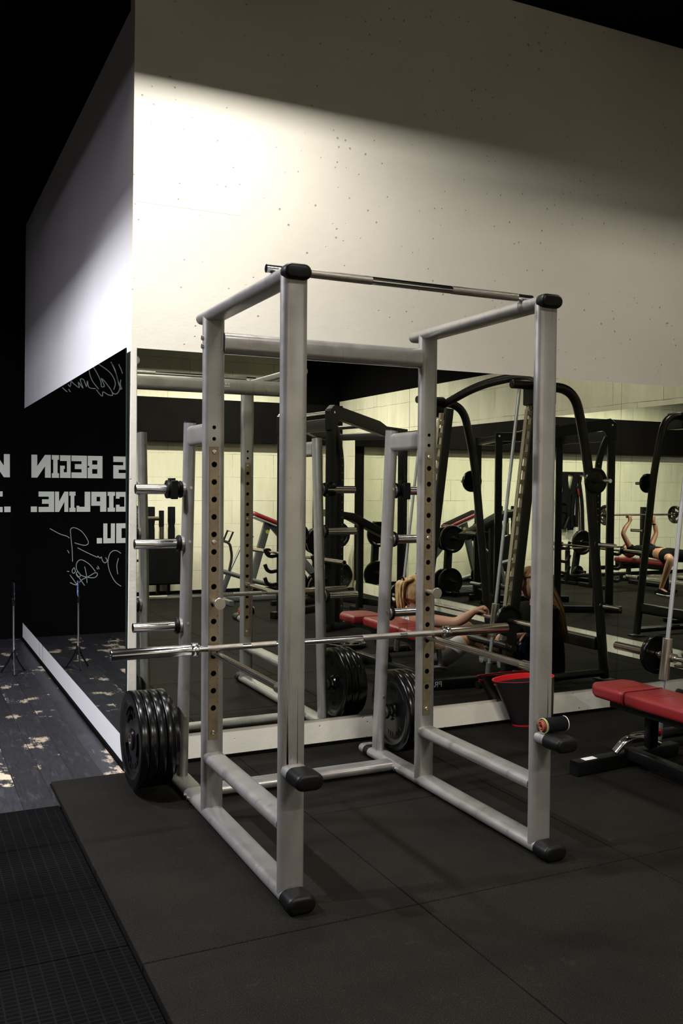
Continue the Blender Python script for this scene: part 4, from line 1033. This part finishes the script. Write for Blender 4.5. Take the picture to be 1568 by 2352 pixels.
# woman sitting on the floor, back against the bench, hands on the smith bar
J1 = dict(pelvis=(3.350, 3.250, 0.13), chest=(3.225, 3.250, 0.36), neck=(3.185, 3.250, 0.525), head=(3.210, 3.230, 0.665), face=(1, -0.25, -0.30), headup=(0.2, 0, 1),
          sh_l=(3.195, 3.420, 0.46), el_l=(3.375, 3.600, 0.450), ha_l=(3.545, 3.735, 0.575), sh_r=(3.195, 3.080, 0.46), el_r=(3.300, 2.910, 0.43), ha_r=(3.520, 2.900, 0.575),
          hip_l=(3.400, 3.360, 0.13), kn_l=(3.780, 3.400, 0.36), an_l=(3.980, 3.390, 0.07), toe_l=(4.090, 3.400, 0.035),
          hip_r=(3.400, 3.150, 0.13), kn_r=(3.780, 3.130, 0.36), an_r=(3.980, 3.130, 0.07), toe_r=(4.090, 3.130, 0.035), fat=1.22)
w1 = figure('blonde woman in a white top sitting on the floor with hands on the smith bar', (3.36, 3.25, 0), J1,
            {'l': ((0.75, 0.35, 0.28), (0.3, 0, -1), 1.3), 'r': ((0.75, -0.05, 0.35), (0.3, 0, -1), 1.3)})
top_garment(w1, J1, 'white_cloth', 0, 'sports_top', 0.35, 0.026)
trousers(w1, J1, 'grey_cloth', 0.62, 'shorts')
for s_ in 'lr': shoe(w1, J1['an_'+s_], J1['toe_'+s_], 'shoe_white')
hair_cap(w1, J1['head'], J1['face'], J1['headup'], 'hair_blond')
hc = Vector(J1['head'])
strands(w1, None, [hc+Vector((-0.05, 0.02, 0.10)), hc+Vector((-0.125, 0.02, 0.085)), hc+Vector((-0.140, 0.02, -0.03)), hc+Vector((-0.115, 0.02, -0.17))], 'hair_blond', 'ponytail', 0.012, 70, 0.048, 3)
obj('hair_tie', MB().tube([hc+Vector((-0.118, 0.02+0.030*math.cos(a), 0.088+0.030*math.sin(a))) for a in [2*PI*k/14 for k in range(14)]], 0.007, 8, closed=True), 'black_cloth', w1)

# woman in black sitting inside the frame, long copper hair
J2 = dict(waist=0.55, pelvis=(4.10, 3.86, 0.13), chest=(3.99, 3.87, 0.41), neck=(3.93, 3.88, 0.61), head=(3.865, 3.885, 0.765), face=(-1, 0.12, -0.15), headup=(-0.1, 0, 1),
          sh_l=(3.97, 3.72, 0.54), el_l=(3.88, 3.66, 0.30), ha_l=(3.74, 3.70, 0.34), sh_r=(3.97, 4.01, 0.54), el_r=(3.90, 4.00, 0.30), ha_r=(3.73, 3.90, 0.37),
          hip_l=(4.06, 3.77, 0.13), kn_l=(3.72, 3.74, 0.32), an_l=(3.86, 3.72, 0.06), toe_l=(3.75, 3.70, 0.035),
          hip_r=(4.06, 3.95, 0.13), kn_r=(3.74, 3.93, 0.32), an_r=(3.88, 3.93, 0.06), toe_r=(3.77, 3.92, 0.035))
w2 = figure('woman in a black top with long copper hair sitting inside the smith machine frame', (4.1, 3.86, 0), J2,
            {'l': ((-0.8, 0.1, -0.1), (0, 0, -1), 0.6), 'r': ((-0.8, -0.2, -0.1), (0, 0, -1), 0.6)}, mat='skin_pale')
top_garment(w2, J2, 'black_cloth', 1.2, 'long_sleeved_top', -0.12, 0.030)
trousers(w2, J2, 'navy_cloth', 1.5, 'jeans', 0.034)
for s_ in 'lr': shoe(w2, J2['an_'+s_], J2['toe_'+s_], 'shoe_white')
hair_cap(w2, J2['head'], J2['face'], J2['headup'], 'hair_red')
hc = Vector(J2['head'])
strands(w2, None, [hc+Vector((0.06, 0.0, 0.07)), hc+Vector((0.15, 0.01, -0.04)), hc+Vector((0.25, 0.03, -0.20)), hc+Vector((0.295, 0.05, -0.46))], 'hair_red', 'long_hair', 0.012, 60, 0.055, 5, 0.45)

# man bench pressing, seen in the mirror of the right side wall
def MANX(x): return x
J3 = dict(pelvis=(1.280, -0.280, 0.56), chest=(1.300, -0.660, 0.585), neck=(1.300, -0.880, 0.575), head=(1.300, -1.035, 0.575), face=(0, 0.25, 1), headup=(0, -1, 0.1),
          sh_l=(1.120, -0.800, 0.60), el_l=(0.965, -0.830, 0.84), ha_l=(1.010, -0.850, 1.085), sh_r=(1.480, -0.800, 0.60), el_r=(1.620, -0.830, 0.84), ha_r=(1.470, -0.850, 1.085),
          hip_l=(1.180, -0.260, 0.55), kn_l=(1.020, 0.100, 0.53), an_l=(1.020, -0.020, 0.085), toe_l=(1.010, 0.120, 0.045),
          hip_r=(1.380, -0.260, 0.55), kn_r=(1.560, 0.060, 0.53), an_r=(1.550, -0.130, 0.085), toe_r=(1.570, 0.010, 0.045))
mn = figure('man in black shorts and shirt lying on a red bench pressing a barbell', (1.30, -0.4, 0), J3,
            {'l': ((0.1, -0.05, 1), (0, -1, 0.1), 1.5), 'r': ((-0.1, -0.05, 1), (0, -1, 0.1), 1.5)})
top_garment(mn, J3, 'black_cloth', 0.35, 'shirt', 0.05)
trousers(mn, J3, 'black_cloth', 0.80, 'shorts', 0.014)
for s_ in 'lr': shoe(mn, J3['an_'+s_], J3['toe_'+s_], 'black_cloth', 'shoe_white')
hair_cap(mn, J3['head'], J3['face'], J3['headup'], 'hair_dark', 0.109)
wr_ = Vector(J3['ha_l'])+Vector((0.0, 0.0, -0.115))
obj('wrist_band', MB().tube([wr_+Vector((0.030*math.cos(a), 0.030*math.sin(a), 0)) for a in [2*PI*k/16 for k in range(16)]], 0.010, 8, closed=True), 'black_cloth', mn)

t = thing('press_bench', 'red bench press station with hooked uprights under the lying man', 'bench', (1.30, -0.6, 0))
mb = MB(); pad(mb, 1.30, -1.22, -0.20, 0.395, 0.462, 0.28, 1, 1); obj('pad', mb, 'red', t)
obj('spine', MB().bar((1.30, -1.3, 0.36), (1.30, -0.22, 0.36), 0.07, 0.06, Z_, 0.008), 'black_metal', t)
for X in (0.80, 1.80):
    up_ = obj('upright', MB().bar((X, -1.28, 0.0), (X, -1.28, 1.22), 0.08, 0.06, X_, 0.008), 'black_metal', t)
    for z in (0.80, 0.97, 1.14):
        obj('hook', MB().sweep(bend([(X, -1.25, z), (X, -1.18, z-0.03), (X, -1.14, z+0.005), (X, -1.135, z+0.06)], 0.02), [rrect(0.02, 0.035, 0.006)]*1 if False else rrect(0.022, 0.030, 0.006), side=X_), 'black_metal', up_)
    obj('foot', MB().bar((X, -1.55, 0.03), (X, -0.85, 0.03), 0.06, 0.06, Z_, 0.008), 'black_metal', t)
obj('cross_tube', MB().bar((0.80, -1.28, 0.30), (1.80, -1.28, 0.30), 0.06, 0.06, Z_, 0.008), 'black_metal', t)
obj('front_leg', MB().bar((1.30, -0.28, 0.0), (1.30, -0.28, 0.35), 0.06, 0.06, X_, 0.008), 'black_metal', t)
obj('front_foot', MB().bar((1.10, -0.28, 0.03), (1.50, -0.28, 0.03), 0.05, 0.05, Z_, 0.008), 'black_metal', t)
t = thing('barbell', 'barbell with two black plates held up by the man on the bench', 'barbell', (1.24, -0.86, 1.11))
obj('shaft', MB().cyl((0.34, -0.86, 1.115), (2.14, -0.86, 1.115), 0.0140, n=14), 'chrome_worn', t)
for x0, x1 in ((0.30, 0.58), (1.90, 2.18)): obj('sleeve', MB().cyl((x0, -0.86, 1.115), (x1, -0.86, 1.115), 0.024, n=16), 'chrome_worn', t)
gM = 'plates on the pressed barbell'
plate(0.56, -0.86, 1.113, 0.135, 0.04, 'black plate on the pressed barbell, end nearer the silver rack', gM, ring=False)
plate(1.92, -0.86, 1.113, 0.150, 0.04, 'black plate on the pressed barbell, far end', gM, ring=False)

# ============================================================ black squat cage (in the mirror), standing askew
Q = {(0, 0): Vector((3.50, 1.00, 0)), (1, 0): Vector((4.70, 0.38, 0)), (0, 1): Vector((3.40, -0.10, 0)), (1, 1): Vector((4.32, -0.62, 0))}
def mix(a, b, f, z): p = Q[a].lerp(Q[b], f); return Vector((p.x, p.y, z))
t = thing('squat_cage', 'tall black squat cage with sloping top beams, seen in the mirror by the side wall', 'rack', (4.0, 0.2, 0))
for b in (0, 1):
    A, B = (0, b), (1, b); dX = (Q[B]-Q[A]).normalized(); dY = Vector((dX.y, -dX.x, 0)); Ln = (Q[B]-Q[A]).length
    P = lambda d, z, o_=0.0: Q[A]+dX*d+dY*o_+Vector((0, 0, z))
    obj('front_upright', MB().bar(P(0, 0), P(0, 2.30), 0.085, 0.075, dX, 0.006), 'black_metal', t)
    rc = obj('rear_upright', MB().bar(P(Ln, 0), P(Ln, 2.12), 0.080, 0.085, dX, 0.006), 'black_metal', t)
    col_ = obj('holed_column', MB().sweep(bend([P(0.05, 2.12), P(0.10, 2.00), P(0.155, 1.80), P(0.155, 0.06)], 0.12), rrect(0.070, 0.070, 0.006), side=dX), 'black_metal', t)
    hl = MB(); h2 = MB()
    for k in range(22):
        z = 1.80-0.0775*k; c = P(0.155, z)
        for sg in (1, -1): hl.cyl(c+dY*sg*0.0352, c+dY*sg*0.0360, 0.007, n=8)
        c = P(Ln, z)
        for sg in (1, -1): h2.cyl(c+dY*sg*0.0427, c+dY*sg*0.0435, 0.009, n=8)
    h_ = obj('peg_hole', hl, 'steel_disc', col_); h_['kind'] = 'stuff'
    h_ = obj('peg_hole', h2, 'dark', rc); h_['kind'] = 'stuff'
    o0 = -0.038; tb = MB()
    tb.prism([P(-0.055, 2.08, o0), P(-0.055, 2.285, o0), P(0.02, 2.345, o0), P(0.62*Ln, 2.225, o0), P(0.72*Ln, 2.175, o0), P(Ln+0.045, 2.165, o0), P(Ln+0.045, 2.065, o0), P(0.70*Ln, 2.065, o0), P(0.10, 2.20, o0), P(0.055, 2.12, o0)], dY*0.076)
    bm_ = obj('top_beam', tb, 'black_metal', t, bevel=0.004)
    for d, z in ((0.0, 2.265), (Ln, 2.125)):
        for sg in (-1, 1): c = P(d, z)+dY*sg*0.040; obj('bolt', MB().cyl(c, c+dY*sg*0.008, 0.012, n=12), 'chrome', bm_)
    obj('base_beam', MB().bar(P(-0.15, 0.04), P(Ln+0.10, 0.04), 0.075, 0.075, Z_, 0.006), 'black_metal', t)
    for z in (0.56, 0.41, 0.735):
        v = Vector((-1, 0, 0)); c0 = P(0, 0)+v*0.04
        obj('bar_hook', MB().sweep(bend([c0+Vector((0, 0, z-0.02)), c0+v*0.09+Vector((0, 0, z-0.035)), c0+v*0.135+Vector((0, 0, z-0.01)), c0+v*0.16+Vector((0, 0, z+0.055))], 0.03), rrect(0.032, 0.040, 0.008), side=Y_), 'black_metal', t)
obj('front_top_bar', MB().cyl(mix((0, 0), (0, 1), 0.03, 2.27), mix((0, 0), (0, 1), 0.97, 2.27), 0.016, n=14), 'chrome', t)
obj('front_brace', MB().bar(mix((0, 0), (0, 1), 0.03, 2.14), mix((0, 0), (0, 1), 0.97, 2.14), 0.13, 0.04, Z_, 0.006), 'black_metal', t)
obj('rear_brace', MB().bar(mix((1, 0), (1, 1), 0.03, 2.10), mix((1, 0), (1, 1), 0.97, 2.10), 0.08, 0.04, Z_, 0.006), 'black_metal', t)
a0 = Q[(0, 0)].lerp(Q[(1, 0)], 0.45); a1 = Q[(0, 1)].lerp(Q[(1, 1)], 0.45)
obj('chin_bar', MB().cyl((a0.x, a0.y, 2.16), (a1.x, a1.y, 2.16), 0.022, n=14), 'black_metal', t)
obj('lower_brace', MB().bar(mix((1, 0), (1, 1), 0.03, 0.13), mix((1, 0), (1, 1), 0.97, 0.13), 0.08, 0.04, Z_, 0.006), 'black_metal', t)
# its barbell
p0 = Vector((3.42, 1.51, 0.752)); p1 = Vector((3.24, -0.60, 0.752)); dd = (p1-p0).normalized()
t = thing('barbell', 'bare barbell resting on the low hooks of the black squat cage', 'barbell', tuple((p0+p1)/2))
obj('shaft', MB().cyl(p0+dd*0.4, p1-dd*0.4, 0.0140, n=14), 'chrome_worn', t)
for q0, s in ((p0, 1), (p1, -1)):
    sl = obj('sleeve', MB().lathe(q0, dd*s, [(0.015, 0.02), (0.016, 0), (0.025, 0), (0.025, 0.40), (0, 0.40)], 20), 'chrome_worn', t)
    obj('collar', MB().lathe(q0+dd*s*0.385, dd*s, [(0.025, 0), (0.038, 0.006), (0.038, 0.034), (0.02, 0.04), (0, 0.04)], 20), 'black_metal', sl)

# ============================================================ grey chest-supported row machine by the block wall
t = thing('row_machine', 'grey lever row machine with a sloping red chest pad by the block wall', 'machine', (3.75, -1.7, 0))
ym = -1.70
def sloped_pad(p0, p1, wd, th, mat, parent, name):
    p0, p1 = Vector(p0), Vector(p1); d = (p1-p0); ss = []; st = []
    for f, wf in ((0, .82), (.04, .95), (.12, 1), (.88, 1), (.96, .95), (1, .82)): st.append(p0+d*f); ss.append(rrect(wd*wf, th*(0.85 if f in (0, 1) else 1), 0.018, 3))
    return obj(name, MB().sweep(st, ss, side=Y_), mat, parent)
sloped_pad((3.60, ym, 1.145), (4.15, ym, 0.93), 0.26, 0.055, 'red', t, 'chest_pad')
obj('pad_board', MB().sweep([(3.61, ym, 1.108), (4.15, ym, 0.895)], rrect(0.24, 0.02, 0.004), side=Y_), 'white_sticker', t)
obj('pad_top', MB().sweep([(3.63, ym, 1.163), (4.13, ym, 0.967)], rrect(0.21, 0.012, 0.004), side=Y_), 'black_cloth', t)
obj('front_leg', MB().sweep([(3.85, ym, 1.04), (3.55, ym, 0.02)], rrect(0.10, 0.05, 0.006), side=X_), 'grey_metal', t)
obj('long_strut', MB().sweep([(3.88, ym, 1.02), (4.75, ym, 0.06)], rrect(0.10, 0.05, 0.006), side=X_), 'grey_metal', t)
obj('round_sticker', MB().cyl((3.835, ym+0.026, 0.90), (3.835, ym+0.028, 0.90), 0.026, n=18), 'yellow', t)
obj('lever_arm', MB().tube([(3.00, ym+0.12, 0.44), (3.22, ym+0.12, 0.40), (3.65, ym+0.12, 0.26), (4.30, ym+0.12, 0.10)], 0.030, 14), 'grey_metal', t)
obj('floor_beam', MB().bar((3.10, ym, 0.035), (4.80, ym, 0.035), 0.06, 0.06, Z_, 0.006), 'grey_metal', t)
obj('cross_foot', MB().bar((3.20, ym-0.35, 0.035), (3.20, ym+0.45, 0.035), 0.06, 0.06, Z_, 0.006), 'grey_metal', t)
obj('rear_foot', MB().bar((4.75, ym-0.30, 0.035), (4.75, ym+0.30, 0.035), 0.06, 0.06, Z_, 0.006), 'grey_metal', t)
obj('handle_tube', MB().tube(bend([(3.18, ym+0.16, 0.80), (3.27, ym+0.16, 0.77), (3.31, ym+0.14, 0.60), (3.27, ym+0.12, 0.38)], 0.07), 0.018, 12), 'chrome_worn', t)
obj('handle_tube', MB().tube([(3.27, ym+0.12, 0.38), (3.62, ym-0.20, 0.85)], 0.016, 12), 'grey_metal', t)
obj('lower_post', MB().sweep([(3.27, ym+0.12, 0.36), (3.15, ym+0.10, 0.03)], rrect(0.06, 0.05, 0.006), side=X_), 'grey_metal', t)
for cx_, cz_, yy0 in ((3.24, 0.865, ym+0.16), (3.60, 0.79, ym-0.10)):
    pts = [(cx_-0.05, yy0, cz_-0.055), (cx_+0.02, yy0, cz_-0.075), (cx_+0.075, yy0, cz_+0.045), (cx_+0.0, yy0, cz_+0.065)]
    obj('grip', MB().tube(pts, 0.014, 10, closed=True), 'black_rubber', t)
pg = obj('plate_peg', MB().cyl((3.03, ym+0.14, 0.43), (2.92, ym+0.20, 0.47), 0.022, n=12), 'chrome_worn', t)

# ============================================================ plate trees
def plate_tree(x, y, label, lean=0.0, pegs=((0.80, .17, 1), (0.80, .17, -1), (0.30, .17, 1), (0.30, .17, -1)), h=0.95, yaw_=0.0, gname='plates on the storage trees', tail=''):
    t = thing('plate_tree', label, 'plate tree', (x, y, 0))
    obj('post', MB().sweep([(x+lean, y, 0.03), (x, y, h)], rrect(0.10, 0.07, 0.008), side=X_), 'black_metal', t)
    obj('base_beam', MB().bar((x-0.30, y, 0.03), (x+0.30, y, 0.03), 0.06, 0.06, Z_, 0.008), 'black_metal', t)
    obj('base_beam', MB().bar((x, y-0.26, 0.0305), (x, y+0.26, 0.0305), 0.06, 0.058, Z_, 0.008), 'black_metal', t)
    c, s_ = math.cos(yaw_), math.sin(yaw_)
    for i, (z, r, sg) in enumerate(pegs):
        xx = x+lean*(1-z/h)
        obj('plate_peg', MB().cyl((xx-s_*0, y+sg*0.02, z), (xx, y+sg*0.26, z), 0.020, n=14), 'black_metal', t)
        if r: plate_y(xx, y+sg*0.085, z, r, 0.045, '%s peg, %s side%s' % (('upper black plate on its %.0f cm' % (z*100)) if False else ('black plate on the %s' % ('upper' if z > 0.5 else 'lower')), 'mirror' if sg > 0 else 'block wall', tail), gname, sg, 'plate', 0, False)
    return t
plate_tree(4.36, -1.25, 'black plate tree with four plates between the row machine and the side wall', 0.04, ((0.79, .195, 1), (0.79, .17, -1), (0.20, .19, 1), (0.20, .17, -1)), 0.95, tail=' of the tree with four plates')
plate_tree(3.98, -1.12, 'black plate tree behind the black squat cage', 0.0, ((0.88, .165, 1), (0.30, .15, 1)), 1.0, tail=' of the tree behind the cage')
plate_tree(5.03, -2.15, 'black plate tree in the corner by the side wall and block wall', 0.05, ((0.82, .185, 1), (0.24, .20, 1)), 1.0, tail=' of the corner tree')
plate_tree(1.31, -2.15, 'leaning black plate tree below the hanging straps', 0.12, ((0.63, .20, 1), (0.17, .09, 1)), 0.80, tail=' of the tree below the straps')
# inclined black slab bench beside the cage
t = thing('incline_board', 'black sloping board bench beside the black squat cage', 'bench', (4.50, -0.2, 0))
obj('board', MB().sweep([(3.98, -0.14, 1.19), (4.28, -0.14, 1.15), (4.85, -0.14, 0.88)], rrect(0.20, 0.085, 0.01), side=Y_), 'black_metal', t)
obj('leg', MB().bar((4.42, -0.14, 0), (4.42, -0.14, 1.04), 0.07, 0.07, X_, 0.008), 'black_metal', t)
obj('foot', MB().bar((4.42, -0.34, 0.03), (4.42, 0.10, 0.03), 0.06, 0.06, Z_, 0.008), 'black_metal', t)
# black bench with three padded grips against the block wall
t = thing('padded_machine', 'black boxy machine with three upright padded grips against the block wall', 'machine', (2.66, -2.35, 0))
obj('box_body', MB().box((2.34, -2.52, 0.19), (2.92, -2.25, 0.76)), 'black_cloth', t, bevel=0.02)
for xx in (2.56, 2.70): obj('leg', MB().bar((xx, -2.38, 0), (xx, -2.38, 0.20), 0.045, 0.045, X_, 0.006), 'black_metal', t)
obj('foot', MB().bar((2.34, -2.38, 0.02), (2.92, -2.38, 0.02), 0.05, 0.04, Z_, 0.006), 'black_metal', t)
for xx, z1, r in ((2.465, 1.215, .048), (2.60, 1.165, .034), (2.735, 1.215, .050)):
    p_ = obj('padded_grip', MB().lathe((xx, -2.36, z1), (0, 0, -1), [(0, 0), (r*.9, 0), (r, .01), (r, .20), (r*.85, .25), (r*.95, .30), (r*.95, .46), (0, .46)], 16), 'black_cloth', t)
obj('chrome_neck', MB().cyl((2.60, -2.345, 0.74), (2.60, -2.345, 0.95), 0.030, n=12), 'chrome_worn', t)
# straps on the block wall
t = thing('hanging_straps', 'bundle of black straps and handles hanging on the block wall', 'straps', (1.03, YF+0.06, 0.8))
rng = random.Random(4)
obj('hook_rail', MB().bar((0.72, YF+0.02, 1.76), (1.32, YF+0.02, 1.76), 0.04, 0.03, Z_, 0.004), 'black_metal', t)
for i, (xa, za, xb, zb, wd) in enumerate(((1.20, 1.75, 1.14, 0.98, .10), (1.17, 1.74, 1.25, 0.82, .07), (0.95, 1.75, 1.10, 1.20, .09), (0.92, 1.75, 0.80, 0.78, .05), (1.30, 1.42, 1.22, 1.10, .09), (1.12, 1.30, 1.08, 0.80, .10), (0.88, 1.70, 0.95, 0.85, .045), (1.36, 1.34, 1.18, 1.28, .08), (1.02, 1.40, 1.05, 0.84, .06))):
    xm = (xa+xb)/2+rng.uniform(-.05, .05)
    obj('strap', MB().sweep(bend([(xa, YF+0.045+0.006*i, za), (xm, YF+0.05+0.006*i, (za+zb)/2), (xb, YF+0.045+0.006*i, zb)], 0.2), rrect(wd*1.25, 0.022, 0.006), side=X_), 'black_cloth', t)
obj('red_strap', MB().sweep([(0.97, YF+0.12, 1.50), (0.94, YF+0.12, 1.38)], rrect(0.03, 0.012, 0.004), side=X_), 'red', t, label='short dark red strap')
for a, b_ in (((1.22, 0.84), (1.14, 1.02)), ((0.99, 0.86), (1.02, 1.05))):
    obj('grip', MB().cyl((a[0], YF+0.11, a[1]), (b_[0], YF+0.11, b_[1]), 0.028, n=12), 'black_rubber', t)
# long barbell lying low across the left half of the block wall
t = thing('barbell', 'bare barbell resting low in front of the leaning plate tree', 'barbell', (1.2, -1.85, 0.56))
obj('shaft', MB().cyl((0.10, -1.85, 0.56), (2.20, -1.85, 0.56), 0.014, n=12), 'chrome_worn', t)
for x0, x1 in ((0.0, 0.40), (1.90, 2.30)): obj('sleeve', MB().cyl((x0, -1.85, 0.56), (x1, -1.85, 0.56), 0.024, n=14), 'chrome_worn', t)
t = thing('barbell_stand', 'low black stand with two forked posts carrying a bare barbell', 'stand', (1.2, -1.85, 0))
for xx in (0.55, 1.80):
    obj('post', MB().bar((xx, -1.85, 0), (xx, -1.85, 0.53), 0.06, 0.06, X_, 0.006), 'black_metal', t)
    obj('foot', MB().bar((xx, -2.08, 0.025), (xx, -1.62, 0.025), 0.05, 0.05, Z_, 0.006), 'black_metal', t)
    obj('fork', MB().sweep(bend([(xx, -1.89, 0.575), (xx, -1.88, 0.535), (xx, -1.82, 0.535), (xx, -1.81, 0.575)], 0.015), rrect(0.04, 0.008, 0.002), side=X_), 'black_metal', t)
obj('cross_tube', MB().bar((0.55, -1.85, 0.12), (1.80, -1.85, 0.12), 0.05, 0.05, Z_, 0.006), 'black_metal', t)
# a plate left flat on the floor by the cage
plz = thing('weight_plate', 'black weight plate lying flat on the floor near the squat cage', 'weight plate', (3.25, 1.9, 0.022))
bm = plate_bm(0.19, 0.042, (3.25, 1.9, 0.022), 1, True, 48)
bmesh.ops.transform(bm, matrix=Matrix.Translation((3.25, 1.9, 0.022)) @ Matrix.Rotation(-PI/2, 4, 'Y') @ Matrix.Translation((-3.25, -1.9, -0.022)), verts=bm.verts)
obj('disc', bm, 'plate', plz, smooth=35)
